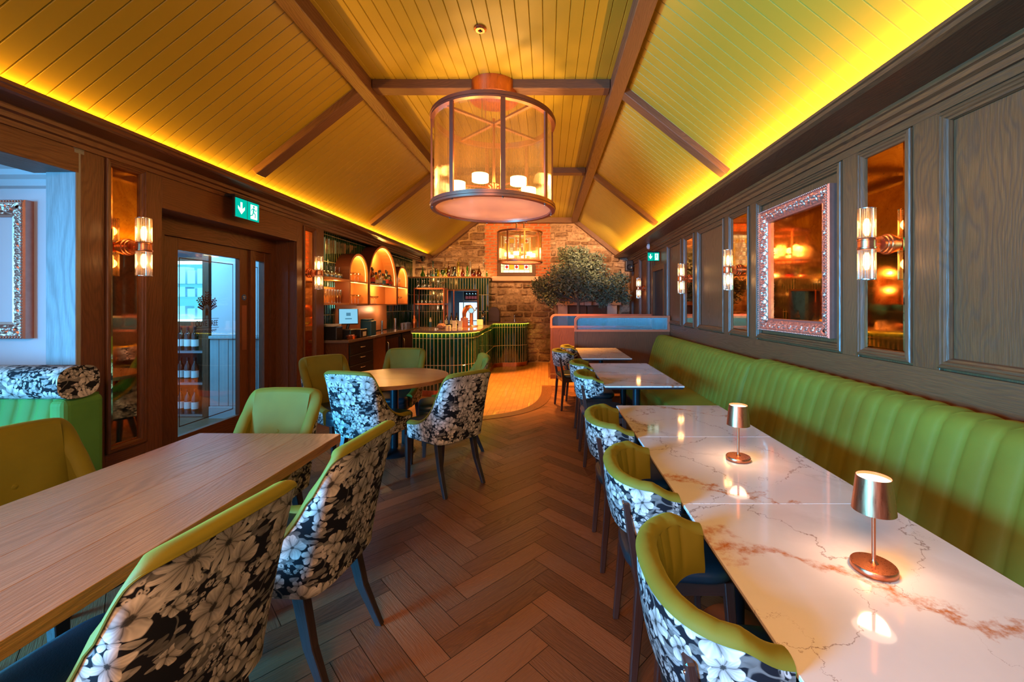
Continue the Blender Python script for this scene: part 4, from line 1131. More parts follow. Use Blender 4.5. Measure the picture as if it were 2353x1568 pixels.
pendant(-0.525, 4.03, 2.375, 3.26, 0.60, 'large near drum lantern of ribbed glass in copper rings under the green ceiling', power=95)
pendant(-0.535, 8.05, 2.265, 2.87, 0.435, 'smaller far drum lantern hanging in front of the stained glass window', power=36)

# ------------------------------------------------------------------ signs and small fittings
def exit_sign(loc, rz, label, wall_s=1, flip=False):
    t_ = thing('exit_sign', label, 'exit sign', loc, rz)
    # local: face looks along +Y... sign spans x -0.165..0.165
    m = MB(); m.bx(-0.17, 0.17, -0.014, 0.010, -0.10, 0.10); m.build('housing', 'black', t_, bevel=0.004)
    for x0, x1 in ((-0.160, -0.008), (0.002, 0.160)):
        m = MB(); m.bx(x0, x1, -0.0165, -0.013, -0.092, 0.092); m.build('green_panel', 'sign_g', t_)
    m = MB(); Z = Matrix.Rotation(R(90), 4, 'X')
    cx = -0.084
    def pz(poly): m.prism([(x, z) for x, z in poly], 0.0166, 0.0175, M=Z)
    pz([(cx - .013, 0.06), (cx - .013, -0.005), (cx - .045, 0.022), (cx - .045, -0.008), (cx, -0.058), (cx + .045, -0.008), (cx + .045, 0.022), (cx + .013, -0.005), (cx + .013, 0.06)][::-1])
    m.build('white_arrow', 'sign_w', t_)
    m = MB(); pz([(0.04, 0.07), (0.135, 0.07), (0.135, -0.075), (0.04, -0.075)][::-1]); m.build('white_doorway', 'sign_w', t_)
    m = MB()
    def pz2(poly): m.prism([(x, z) for x, z in poly], 0.0176, 0.0185, M=Z)
    c = 0.085
    pz2([(c + .012 * math.cos(k * .785), 0.052 + .012 * math.sin(k * .785)) for k in range(8)][::-1])
    for a, b, w_ in (((0.084, 0.036), (0.078, -0.005), .012), ((0.078, -0.005), (0.108, -0.022), .008), ((0.108, -0.022), (0.104, -0.058), .007), ((0.078, -0.005), (0.066, -0.035), .008), ((0.066, -0.035), (0.035, -0.045), .007),
                     ((0.084, 0.034), (0.112, 0.012), .006), ((0.112, 0.012), (0.126, 0.026), .005), ((0.082, 0.034), (0.056, 0.022), .006), ((0.056, 0.022), (0.05, 0.0), .005)):
        d = Vector((b[0] - a[0], b[1] - a[1])).normalized() * w_ * .7; nn = Vector((-d.y, d.x))
        pz2([(a[0] + nn.x, a[1] + nn.y), (a[0] - nn.x, a[1] - nn.y), (b[0] - nn.x, b[1] - nn.y), (b[0] + nn.x, b[1] + nn.y)])
    m.build('running_figure', 'sign_g', t_)
    m = MB(); m.bx(-0.17, 0.17, -0.02, 0.10, 0.10, 0.122); m.build('bracket', 'black', t_, bevel=0.003)
    return t_
exit_sign((XL + 0.10, 4.12, 2.405), R(90), 'green lit exit sign with arrow and running figure above the glass door')
e2 = exit_sign((XR - 0.108, 7.55, 2.33), R(0), 'small green lit exit sign over the dark doorway at the far right')
e2.scale = (0.65, 1, 0.8)
t_ = tag(None or thing('ceiling_detector', 'round smoke detector on the flat green ceiling before the large lantern', 'detector', (-0.52, 3.18, ZF)), None)
m = MB(); m.lathe([(0, 0), (0.048, 0), (0.048, -0.01), (0.036, -0.02), (0.018, -0.02), (0.016, -0.012), (0, -0.012)], seg=32); m.build('housing', 'copper', t_)
m = MB(); m.lathe([(0, -0.012), (0.008, -0.012), (0.008, -0.03), (0, -0.032)], seg=12); m.build('sensor', 'black', t_)
t_ = thing('wall_detector', 'small white round detector on the cornice at the far right', 'detector', (XR - 0.11, 7.85, 2.56))
m = MB(); m.lathe([(0, -0.05), (0.045, -0.035), (0.055, -0.01), (0.055, 0.0), (0, 0.0)], axis='x', seg=24); m.build('dome', 'white', t_)
t_ = thing('loudspeaker', 'black loudspeaker high in the far right corner beside the tree', 'speaker', (XR - 0.12, YB - 0.55, 2.36))
m = MB(); m.bx(-0.09, 0.09, -0.08, 0.08, -0.13, 0.13); m.build('cabinet', 'black', t_, bevel=0.02, segs=3)
m = MB(); m.lathe([(0, 0.006), (0.03, 0.004), (0.06, -0.004), (0.065, -0.01)], (0, -0.082, -0.03), 24, axis='y'); m.build('grille', 'blackmetal', t_)
m = MB(); m.bx(0.07, 0.12, -0.02, 0.02, -0.02, 0.02); m.build('bracket', 'black', t_)
t_ = thing('ceiling_camera', 'black dome camera under the cornice over the bottle shelf', 'camera', (-3.0, 9.9, 2.60))
m = MB(); m.lathe([(0, 0), (0.06, 0), (0.06, -0.05), (0.045, -0.06), (0.04, -0.10), (0.02, -0.12), (0, -0.125)], seg=24); m.build('dome', 'black', t_)
# ------------------------------------------------------------------ glass door and lobby
XD = -3.43
m = MB(); m.rings([(3.50, 5.121, -0.05, 2.246, 0.0), (3.50, 5.121, -0.05, 2.246, 0.06), (3.62, 5.02, -0.05, 2.08, 0.06), (3.62, 5.02, -0.05, 2.08, -0.04)], mpx(XD, 1))
m.bx(XD - 0.05, XD + 0.05, 4.685, 4.765, 0, 2.08, grain=2)
m.bx(XD - 0.04, XD + 0.03, 4.94, 5.03, 0, 2.08, grain=2)
m.bx(XD - 0.04, XD + 0.03, 4.765, 4.94, 0, 0.25, grain=1); m.bx(XD - 0.04, XD + 0.03, 4.765, 4.94, 1.97, 2.08, grain=1)
df = struct(m.build('door_2', 'oak', bevel=0.002))
m = MB()
m.bx(XD - 0.025, XD + 0.025, 3.63, 3.79, 0.01, 2.079, grain=2); m.bx(XD - 0.025, XD + 0.025, 4.55, 4.684, 0.01, 2.079, grain=2)
m.bx(XD - 0.025, XD + 0.025, 3.79, 4.55, 0.01, 0.24, grain=1); m.bx(XD - 0.025, XD + 0.025, 3.79, 4.55, 1.965, 2.079, grain=1)
lf = m.build('door_leaf', 'oak', df, bevel=0.002)
m = MB(); m.bx(XD - 0.004, XD + 0.004, 3.785, 4.555, 0.235, 1.97); m.build('glass_pane', 'pane', lf)
m = MB(); m.bx(XD - 0.004, XD + 0.004, 4.76, 4.945, 0.245, 1.975); m.build('side_light', 'pane', df)
MT['decal'] = plain('dark_decal', (0.05, 0.018, 0.012), 0.5)
m = MB()
def pin(a0, a1, b0, b1, w_=0.009):
    m.rings([(a0, a1, b0, b1, 0), (a0 + w_, a1 - w_, b0 + w_, b1 - w_, 0.0003)], mpx(XD + 0.0055, 1))
pin(3.82, 4.48, 0.32, 1.90); pin(4.70, 4.86, 0.32, 1.90)
m.build('pinstripe', 'decal', lf)
def lettering(body, size, y, z, x=XD + 0.006, parent=None, mat='decal', name='lettering', sx=1.0, rz=90, ext=0.0004):
    c = bpy.data.curves.new(name, 'FONT'); c.body = body; c.size = size; c.align_x = 'CENTER'; c.extrude = ext; c.offset = 0.0006
    c.materials.append(MT[mat]); o = bpy.data.objects.new(name, c); COL.objects.link(o)
    o.location = (x, y, z); o.rotation_euler = (R(90), 0, R(rz)); o.scale = (sx, 1, 1)
    if parent: o.parent = parent
    return o
lettering('OLIVE TREE', 0.078, 4.135, 1.245, parent=lf, sx=0.68)
lettering('RESTAURANT', 0.034, 4.135, 1.185, parent=lf, sx=1.15)
m = MB()
def stroke(a, b, w_):
    d = (Vector(b) - Vector(a)); l = d.length; d.normalize(); n = Vector((-d.y, d.x)) * w_ / 2
    X_ = XD + 0.0056
    m.quad([(X_, a[0] + n.x, a[1] + n.y), (X_, a[0] - n.x, a[1] - n.y), (X_, b[0] - n.x, b[1] - n.y), (X_, b[0] + n.x, b[1] + n.y)])
cy, cz = 4.135, 1.33
stroke((cy - 0.15, cz - 0.012), (cy + 0.15, cz - 0.012), 0.004); stroke((cy - 0.15, cz - 0.105), (cy + 0.15, cz - 0.105), 0.004)
stroke((cy - 0.022, cz - .01), (cy - 0.015, cz + 0.08), 0.006); stroke((cy + 0.022, cz - .01), (cy + 0.015, cz + 0.08), 0.006)
stroke((cy, cz + .02), (cy, cz + 0.07), 0.028)
rn = random.Random(3)
for k in range(9):
    a = R(20 + 140 * k / 8); r0, r1 = 0.07, 0.15 + 0.025 * math.sin(k * 2.1)
    base = Vector((cy, cz + 0.07)); tip = base + Vector((math.cos(a) * r1 * 0.72, math.sin(a) * r1))
    stroke(tuple(base), tuple(tip), 0.004)
    for j in range(5):
        t__ = 0.4 + 0.15 * j; c_ = base.lerp(tip, t__)
        for sg in (-1, 1):
            b_ = a + sg * 0.8; e_ = c_ + Vector((math.cos(b_), math.sin(b_))) * 0.032
            n_ = Vector((-math.sin(b_), math.cos(b_))) * 0.008; mid = c_.lerp(e_, 0.55); X_ = XD + 0.0057
            m.quad([(X_, c_.x, c_.y), (X_, mid.x - n_.x, mid.y - n_.y), (X_, e_.x, e_.y), (X_, mid.x + n_.x, mid.y + n_.y)])
m.build('tree_emblem', 'decal', lf)
m = MB(); m.bx(XD + 0.025, XD + 0.029, 4.58, 4.65, 0.95, 1.45); m.build('push_plate', 'bronze', lf)
m = MB(); m.lathe([(0, 0), (0.034, 0), (0.034, 0.003), (0, 0.003)], (XD + 0.025, 4.615, 1.54), 28, axis='x'); sg_ = m.build('round_sign', 'blue_sign', lf)
lettering('Push to', 0.011, 4.615, 1.544, XD + 0.0286, sg_, 'cloth_white', 'sign_text'); lettering('open', 0.011, 4.615, 1.528, XD + 0.0286, sg_, 'cloth_white', 'sign_text')
# lobby room
m = MB(); m.bx(-4.33, XD - 0.03, 5.30, 5.40, 1.06, 2.6); m.bx(-6.8, -5.55, 5.30, 5.40, 0, 2.6); m.bx(-5.55, -4.33, 5.30, 5.40, 2.32, 2.6); wlb = struct(m.build('wall_lobby', 'white'))
m = MB(); m.bx(-4.33, XD - 0.03, 5.28, 5.39, 0, 1.03); 
for k in range(7): m.bx(-4.33 + k * 0.12 + 0.006, -4.33 + (k + 1) * 0.12, 5.266, 5.281, 0.16, 1.02, grain=2)
m.bx(-4.33, XD - 0.03, 5.25, 5.28, 1.02, 1.055, grain=0); m.bx(-4.33, XD - 0.03, 5.255, 5.28, 0, 0.15, grain=0)
m.build('wainscot', plain('grey_painted_boards', (0.30, 0.36, 0.38), 0.5, var=0.15), wlb, bevel=0.002)
m = MB(); m.bx(-6.85, -6.75, 3.0, 5.7, 0, 2.6); m.build('side_wall', 'white', wlb)
m = MB(); m.bx(-6.8, XD - 0.03, 3.0, 5.7, 2.55, 2.62); struct(m.build('ceiling.002', 'white'))
m = MB(); m.bx(-6.8, -3.44, 3.0, 3.05, 0, 2.6); m.build('near_wall', 'white', wlb)
# wine cabinet
wc = thing('wine_cabinet', 'tall wine shelf unit with cyan lit upper section, seen through the glass door', 'wine cabinet', (-4.94, 5.46, 0))
m = MB(); m.bx(-0.60, 0.56, 0.14, 0.15, 0, 2.1, grain=2)
m.bx(0.50, 0.58, -0.17, 0.15, 0, 2.3, grain=2); m.bx(-0.62, -0.58, -0.15, 0.15, 0, 2.3, grain=2); m.build('carcass', 'oak', wc)
for z in (0.04, 0.45, 0.86):
    m = MB(); m.bx(-0.58, 0.50, -0.15, 0.14, z - 0.03, z); m.build('shelf', 'chrome', wc)
m = MB(); m.bx(-0.58, 0.50, 0.10, 0.12, 1.26, 2.0); m.build('lit_back', 'cool', wc)
for z in (1.26, 1.55, 1.72, 2.02):
    m = MB(); m.bx(-0.58, 0.50, -0.15, 0.10, z - 0.02, z); cs = m.build('glass_shelf', 'cool2' if z in (1.26, 2.02) else 'pane', wc)
m = MB()
for z, hh in ((1.27, .17), (1.56, .13), (1.73, .22)):
    for k in range(8): m.bx(-0.55 + k * .13, -0.55 + k * .13 + .10, -0.08, 0.06, z, z + hh * (0.8 + 0.2 * ((k * 7) % 3) / 2))
m.build('white_cartons', plain('pale_cartons', (0.65, 0.78, 0.80), 0.6), wc)

BP = {'wine': [(0, 0), (0.036, 0), (0.038, 0.006), (0.038, 0.185), (0.030, 0.215), (0.0145, 0.245), (0.0135, 0.30), (0.0155, 0.302), (0.0155, 0.31), (0, 0.312)],
      'spirit': [(0, 0), (0.040, 0), (0.042, 0.006), (0.042, 0.16), (0.034, 0.19), (0.015, 0.21), (0.014, 0.25), (0.019, 0.252), (0.019, 0.275), (0, 0.277)],
      'squat': [(0, 0), (0.050, 0), (0.052, 0.01), (0.050, 0.11), (0.030, 0.15), (0.016, 0.17), (0.016, 0.20), (0.021, 0.202), (0.021, 0.225), (0, 0.227)]}
def bottle(kind, glass, label_m, name='bottle', capm='black'):
    m = MB(); m.lathe(BP[kind], seg=16); o = m.build(name, glass)
    r = BP[kind][2][0] + 0.0008; z0, z1 = {'wine': (0.05, 0.14), 'spirit': (0.04, 0.12), 'squat': (0.03, 0.09)}[kind]
    m = MB(); m.lathe([(r, z0), (r, z1)], seg=16); m.build('label', label_m, o)
    zt = BP[kind][-1][1]; rr = BP[kind][-2][0] + 0.001
    m = MB(); m.lathe([(rr, zt - 0.045), (rr, zt), (0, zt + 0.001)], seg=12); m.build('cap', capm, o)
    return o
wb = bottle('wine', 'gl_dkgreen', 'green_label'); used = False
for z, lab in ((0.04, 'wine bottle on the lowest lobby shelf'), (0.45, 'white-labelled wine bottle on the middle lobby shelf'), (0.86, 'dark wine bottle on the upper lobby shelf')):
    for k in range(8):
        p = (-5.40 + k * 0.112 + .10, 5.40 + 0.02 * ((k * 5) % 3), z)
        o = wb if not used else dup(wb, p); used = True; o.location = p
        tag(o, lab, 'bottle', {0.04: 'wine bottles on the lowest lobby shelf', 0.45: 'wine bottles on the middle lobby shelf', 0.86: 'wine bottles on the upper lobby shelf'}[z])

# ------------------------------------------------------------------ tiled surfaces
def resample(P, step):
    P = [Vector(p) for p in P]; L = [0]
    for a, b in zip(P[:-1], P[1:]): L.append(L[-1] + (b - a).length)
    n = max(1, round(L[-1] / step)); out = []
    for k in range(n + 1):
        s_ = L[-1] * k / n; i = 0
        while i < len(L) - 2 and L[i + 1] < s_: i += 1
        f_ = (s_ - L[i]) / max(1e-9, L[i + 1] - L[i]); out.append(P[i].lerp(P[i + 1], f_))
    return out
def tiles(mb, path, z0, z1, tw=0.062, th=0.40, zph=0.0, skip=None):
    """tiles standing on the right-hand side of the path; material 0 tile, 1 grout"""
    Q = resample(path, tw); g = 0.0042; e = 0.004
    rows = []; z = z0 - ((z0 - zph) % th)
    while z < z1:
        a, b = max(z, z0), min(z + th, z1)
        if b - a > 0.01: rows.append((a, b))
        z += th
    for p, q in zip(Q[:-1], Q[1:]):
        d = (q - p).normalized(); n = Vector((d.y, -d.x))
        for a, b in rows:
            if skip and skip((p + q) / 2, (a + b) / 2): continue
            mb.quad([(p.x, p.y, a), (q.x, q.y, a), (q.x, q.y, b), (p.x, p.y, b)], None, 1)
            def pt(s_, z, h): v = p + d * s_ + n * h; return (v.x, v.y, z)
            W = (q - p).length; ou = random.uniform(0, 50)
            A = [(g, a + g), (W - g, a + g), (W - g, b - g), (g, b - g)]
            B = [(g + e, a + g + e), (W - g - e, a + g + e), (W - g - e, b - g - e), (g + e, b - g - e)]
            tl = random.uniform(-.0012, .0012)
            mb.quad([pt(x, z, 0.005 + (tl if x < W / 2 else -tl)) for x, z in B], [(x + ou, z) for x, z in B], 0)
            for k in range(4):
                j = (k + 1) % 4
                mb.quad([pt(*A[k], 0.0008), pt(*A[j], 0.0008), pt(*B[j], 0.005), pt(*B[k], 0.005)], None, 0)
XT = -3.30
m = MB(); tiles(m, [(XT, YB - 0.25), (XT, 5.74)][::-1], 0.0, 2.56, zph=0.10)
for f_ in range(0): pass
tw_ = struct(m.build('wall_bar', ['tile', 'grout']))
m = MB(); m.bx(XT - 0.12, XT - 0.002, 5.70, YB, 0, 2.62); m.build('backing', 'mortar', tw_)
m = MB(); m.bx(XT, XT + 0.02, 5.74, YB - 0.25, 2.54, 2.61, grain=1); m.build('top_bead', 'oak', tw_)
# back-bar wall with the staff doorway
YW = 9.82
m = MB()
tiles(m, [(XT, YW), (-2.46, YW)], 0.9, 2.09, zph=0.08); tiles(m, [(-2.46, YW), (-1.64, YW)], 1.80, 2.09, zph=0.08, th=0.4); tiles(m, [(-1.64, YW), (-1.40, YW)], 0.0, 2.09, zph=0.08)
tiles(m, [(-1.40, YW), (-1.40, YB - 0.05)], 0.0, 2.09, zph=0.08)
bb = struct(m.build('wall_back_bar', ['tile', 'grout']))
m = MB(); m.bx(XT, -2.46, YW + 0.001, YB - 0.04, 0, 2.09); m.bx(-2.46, -1.64, YW + 0.001, YB - 0.04, 1.80, 2.09); m.bx(-1.64, -1.401, YW + 0.001, YB - 0.04, 0, 2.09); m.build('backing', 'mortar', bb)
m = MB(); m.bx(XT, -1.37, YW - 0.03, YB - 0.04, 2.09, 2.112, grain=0); m.build('ledge', 'copper_ply', bb, bevel=0.002)
m = MB(); m.rings([(-2.46, -1.64, -0.1, 1.815, 0.0), (-2.46, -1.64, -0.1, 1.815, 0.02), (-2.40, -1.68, -0.1, 1.775, 0.02), (-2.40, -1.68, -0.1, 1.775, -0.45)], mpy(YW)); m.build('door_casing', 'oak', bb)
for k in range(6):      # small lights on the ledge
    point('ledge_glow', (-3.1 + k * 0.32, YW + 0.32, 2.16), 2.0, (1, 0.62, 0.22), 0.02)
# store room behind
m = MB(); m.bx(-2.9, -1.2, 12.0, 12.1, 0, 2.5); m.bx(-2.95, -2.85, YB + .2, 12.0, 0, 2.5); m.bx(-1.25, -1.15, YB + .2, 12.0, 0, 2.5); m.bx(-2.9, -1.2, YB + .2, 12.0, 2.5, 2.55)
sr = struct(m.build('wall_store_room', plain('slate_paint', (0.10, 0.12, 0.16), 0.6)))
ss = thing('store_shelf', 'steel shelf of bottles lit blue in the store room behind the bar doorway', 'shelf', (-1.95, 11.7, 0))
for z in (1.56, 1.96, 1.0):
    m = MB(); m.bx(-0.42, 0.5, -0.16, 0.2, z - 0.025, z); m.build('shelf_board', 'chrome', ss)
m = MB(); m.bx(-0.42, -0.40, -0.16, 0.2, 0, 2.2); m.bx(0.05, 0.07, -0.16, 0.2, 0, 2.2); m.bx(0.48, 0.5, -0.16, 0.2, 0, 2.2); m.build('upright', 'chrome', ss)
m = MB(); m.bx(-0.55, -0.02, -0.05, 0.0, 0.95, 1.50); m.build('lit_panel', emit('cold_white_panel', (0.6, 0.85, 1.0), 1.6), ss)
for k in range(6):
    o = bottle('spirit', 'gl_amber', 'red_paper') if k == 0 else dup(ob, (0, 0, 0)); ob = o
    o.location = (-2.28 + k * 0.085, 11.60, 1.56); tag(o, 'amber bottle on the store room shelf, left bay', 'bottle', 'amber bottles in the store room')
for k in range(4):
    o = bottle('spirit', 'gl_smoke', 'red_paper', capm='red_paper') if k == 0 else dup(ob, (0, 0, 0)); ob = o
    o.location = (-1.80 + k * 0.095, 11.60, 1.56); tag(o, 'red-capped dark bottle on the store room shelf, right bay', 'bottle', 'red-capped bottles in the store room')

# ------------------------------------------------------------------ arched bar shelves on the left wall
def arch_outline(y0, y1, zb, za, n=20):
    r = (y1 - y0) / 2; zs = za - r
    pts = [(y0, zb), (y0, zs)]
    for k in range(1, n): 
        a = PI - PI * k / n; pts.append(((y0 + y1) / 2 + r * math.cos(a), zs + r * math.sin(a)))
    return pts + [(y1, zs), (y1, zb)]
XFRT = -3.06
MT['arch_shell'] = plain('shaded_copper_shell', (0.16, 0.045, 0.022), 0.4)  # outer copper darkened in its colour to stand for the unlit side
def arch(y0, y1, za, zb, zm, label, nm='arched_shelf'):
    t_ = thing(nm, label, 'shelf', (0, 0, 0), group='glowing arched shelves behind the bar')
    th = 0.035
    O = arch_outline(y0, y1, zb, za + th); I = arch_outline(y0 + th, y1 - th, zb + 0.02, za)
    m = MB(); v = 0
    for k in range(len(O) - 1):
        a, b, c, d = O[k], O[k + 1], I[k + 1], I[k]
        sm = 2 <= k < len(O) - 2
        m.quad([(XFRT, *a), (XFRT, *b), (XFRT, *c), (XFRT, *d)][::-1])
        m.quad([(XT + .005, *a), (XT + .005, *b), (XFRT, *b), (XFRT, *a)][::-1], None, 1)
        m.quad([(XFRT, *d), (XFRT, *c), (XT + .005, *c), (XT + .005, *d)][::-1])
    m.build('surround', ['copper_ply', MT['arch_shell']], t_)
    m = MB(); m.quad([(XT + 0.012, p[0], p[1]) for p in I][::-1]); m.build('back_panel', 'copper_ply', t_)
    for z in (zb, zm):
        m = MB(); m.bx(XT + 0.01, XFRT - 0.001, y0 + 0.002, y1 - 0.002, z, z + 0.022, grain=1); m.build('shelf_board', 'copper_ply', t_)
    m = MB(); I2 = arch_outline(y0 + th + .004, y1 - th - .004, zm + 0.03, za - .004); I3 = arch_outline(y0 + th + .012, y1 - th - .012, zm + 0.03, za - .012)
    for k in range(len(I2) - 1):
        m.quad([(XFRT - 0.03, *I2[k]), (XFRT - 0.03, *I2[k + 1]), (XFRT - 0.036, *I3[k + 1]), (XFRT - 0.036, *I3[k])])
    m.bx(XFRT - 0.04, XFRT - 0.03, y0 + th, y1 - th, zm - 0.01, zm - 0.002)
    m.build('led_strip', 'led_w', t_)
    yc, r = (y0 + y1) / 2, (y1 - y0) / 2
    point('arch_glow', (XFRT - 0.07, yc, za - 0.10), 10 * r / 0.3, (1, 0.50, 0.10), 0.03, t_)
    point('arch_glow', (XFRT - 0.06, yc, zm - 0.05), 6 * r / 0.3, (1, 0.50, 0.12), 0.03, t_)
    return t_
A1 = (6.36, 7.03); A2 = (7.06, 8.36); A3 = (8.39, 9.02)
arch(*A1, 2.245, 1.45, 1.81, 'small arched copper shelf on the left of the tall one')
arch(*A2, 2.505, 1.44, 1.80, 'tall central arched copper shelf full of spirit bottles')
arch(*A3, 2.22, 1.45, 1.80, 'small arched copper shelf on the far side of the tall one')
t_ = thing('open_shelf', 'open copper wall shelves of glasses left of the small arch', 'shelf', (0, 0, 0))
for z in (1.45, 1.81):
    m = MB(); m.bx(XT + 0.006, XFRT, 5.745, 6.355, z, z + 0.03, grain=1); m.build('shelf_board', 'copper_ply', t_)
m = MB(); m.bx(XT + 0.008, XT + 0.02, 5.745, 6.355, 1.48, 1.72); m.build('back_panel', 'copper_ply', t_)
point('shelf_glow', (XFRT - 0.05, 6.05, 1.77), 5, (1, 0.5, 0.12), 0.03, t_)
point('shelf_glow', (XFRT - 0.05, 6.05, 2.12), 2.5, (1, 0.5, 0.12), 0.03, t_)
m = MB(); m.bx(XT + 0.008, XT + 0.03, 6.36, 7.05, 0.96, 1.449, grain=2); tag(m.build('splash_panel', 'copper_ply'), 'shadowed copper panel under the small left arch', 'panel')
m = MB(); m.bx(XT + 0.008, XT + 0.03, 7.055, 8.36, 0.96, 1.439, grain=2); tag(m.build('splash_panel', 'copper_ply'), 'bright copper panel under the tall arch', 'panel')
point('counter_glow', (-3.1, 7.9, 1.36), 3.2, (1, 0.6, 0.35), 0.05)

# glassware
GW = {'wine': [(0.034, 0), (0.034, 0.003), (0.005, 0.006), (0.0035, 0.08), (0.010, 0.088), (0.034, 0.115), (0.038, 0.14), (0.031, 0.185), (0.0302, 0.185), (0.037, 0.14), (0.033, 0.117), (0.0, 0.09)],
      'coupe': [(0.034, 0), (0.034, 0.003), (0.005, 0.006), (0.0035, 0.09), (0.02, 0.098), (0.048, 0.125), (0.052, 0.145), (0.051, 0.145), (0.046, 0.126), (0, 0.1)],
      'flute': [(0.030, 0), (0.030, 0.003), (0.005, 0.006), (0.0035, 0.07), (0.012, 0.085), (0.024, 0.12), (0.025, 0.20), (0.024, 0.20), (0.023, 0.12), (0.0, 0.08)],
      'tumbler': [(0.0, 0.0), (0.032, 0.0), (0.036, 0.13), (0.0345, 0.13), (0.031, 0.008), (0, 0.008)],
      'goblet': [(0.036, 0), (0.036, 0.003), (0.005, 0.006), (0.004, 0.06), (0.02, 0.068), (0.048, 0.10), (0.052, 0.135), (0.042, 0.175), (0.041, 0.175), (0.05, 0.135), (0.046, 0.102), (0, 0.07)]}
gproto = {}
def glass(kind, p, label, group, invert=False, name=None):
    nm = name or {'wine': 'wine_glass', 'coupe': 'coupe_glass', 'flute': 'champagne_flute', 'tumbler': 'tumbler', 'goblet': 'gin_goblet'}[kind]
    if kind not in gproto:
        m = MB(); m.lathe(GW[kind], seg=16); o = m.build(nm, 'clear'); gproto[kind] = o
    else:
        o = gproto[kind].copy(); o.name = nm; COL.objects.link(o)
    o.location = p
    if invert: o.rotation_euler = (PI, 0, 0); o.location.z += GW[kind][5 if kind == 'x' else -1][1] * 0 + max(z for _, z in GW[kind])
    else: o.rotation_euler = (0, 0, 0)
    return tag(o, label, 'glass', group)
for k in range(5):
    glass('goblet', (-3.18, 5.81 + k * 0.118, 1.84), 'large goblet upside down on the upper open shelf', 'goblets on the upper open shelf', True)
for k in range(7): glass('flute', (-3.17, 5.80 + k * 0.082, 1.48), 'slim flute on the lower open shelf', 'flutes on the lower open shelf')
for k in range(5): glass('coupe', (-3.18, 6.45 + k * 0.115, 1.832), 'coupe glass inside the small left arch, upper shelf', 'coupes on the upper shelf of the left arch')
for k in range(5): glass('coupe', (-3.18, 6.45 + k * 0.115, 1.472), 'coupe glass inside the small left arch, lower shelf', 'coupes on the lower shelf of the left arch')
for k in range(5): glass('coupe', (-3.18, 7.17 + k * 0.11, 1.462), 'coupe glass on the lower shelf of the tall arch', 'coupes on the lower shelf of the tall arch')
for k in range(4): glass('flute', (-3.18, 8.52 + k * 0.1, 1.822), 'flute on the upper shelf of the far small arch', 'flutes in the far arch')
for k in range(4): glass('coupe', (-3.18, 8.50 + k * 0.12, 1.472), 'coupe glass on the lower shelf of the far small arch', 'coupes in the far arch')
kinds = [('spirit', 'gl_dkgreen', 'green_label', 'dark green bottle'), ('squat', 'gl_red', 'red_paper', 'squat red bottle'), ('spirit', 'gl_red', 'red_paper', 'red liqueur bottle'), ('wine', 'gl_amber', 'red_paper', 'tall amber bottle'),
         ('squat', 'gl_lime', 'green_label', 'squat yellow-green bottle'), ('spirit', 'clear', 'green_label', 'clear gin bottle'), ('spirit', 'gl_amber', 'green_label', 'amber whisky bottle'), ('squat', 'clear', 'blue_box', 'clear bottle with blue label'),
         ('spirit', 'gl_dkgreen', 'red_paper', 'green bottle with red label'), ('wine', 'gl_red', 'green_label', 'tall red bottle'), ('squat', 'gl_amber', 'red_paper', 'round amber bottle')]
for k in range(11):
    kd = kinds[k]
    o = bottle(*kd[:3]); o.location = (-3.17 + 0.03 * ((k * 7) % 3 - 1), 7.17 + k * 0.108, 1.822)
    ordn = ['first', 'second', 'third', 'fourth', 'fifth', 'sixth', 'seventh', 'eighth', 'ninth', 'tenth', 'last'][k]
    tag(o, kd[3] + ' in the tall arch, %s' % ('rightmost' if k == 10 else ordn + ' from left'), 'bottle', 'spirit bottles in the tall arch')
# ------------------------------------------------------------------ back counter
bc = thing('back_counter', 'dark counter along the tiled wall under the arched shelves', 'counter', (0, 0, 0))
m = MB(); m.bx(XT + 0.01, -2.84, 5.87, 9.78, 0.905, 0.945); m.bx(-2.84, -1.95, 9.15, 9.78, 0.905, 0.945); m.build('worktop', 'steelcounter', bc, bevel=0.004)
m = MB(); m.bx(XT + 0.01, -2.87, 5.90, 5.93, 0, 0.905, grain=2); m.build('end_panel', 'oak', bc)
m = MB(); m.bx(XT + 0.01, -2.865, 6.78, 7.28, 0, 0.905, grain=2); m.build('filler_panel', 'oak', bc)
m = MB(); m.bx(XT + 0.01, -2.90, 8.95, 9.6, 0, 0.905, grain=2); m.bx(-2.9, -1.97, 9.2, 9.75, 0, 0.905, grain=2); m.build('cupboard', 'oak', bc)
dc = thing('drawer_unit', 'black five-drawer unit with bright handles under the near end of the counter', 'drawer unit', (0, 0, 0))
m = MB(); m.bx(XT + 0.01, -2.875, 5.935, 6.775, 0.02, 0.90); m.build('body', 'black', dc)
for k in range(5):
    z = 0.10 + k * 0.155
    m = MB(); m.bx(-2.875, -2.862, 5.96, 6.75, z, z + 0.14); dr = m.build('drawer', 'black', dc, bevel=0.003)
    m = MB(); m.tube([(-2.862, 6.30, z + 0.085), (-2.845, 6.31, z + 0.085), (-2.845, 6.42, z + 0.085), (-2.862, 6.43, z + 0.085)], 0.005, 6); m.build('handle', 'chrome', dr)
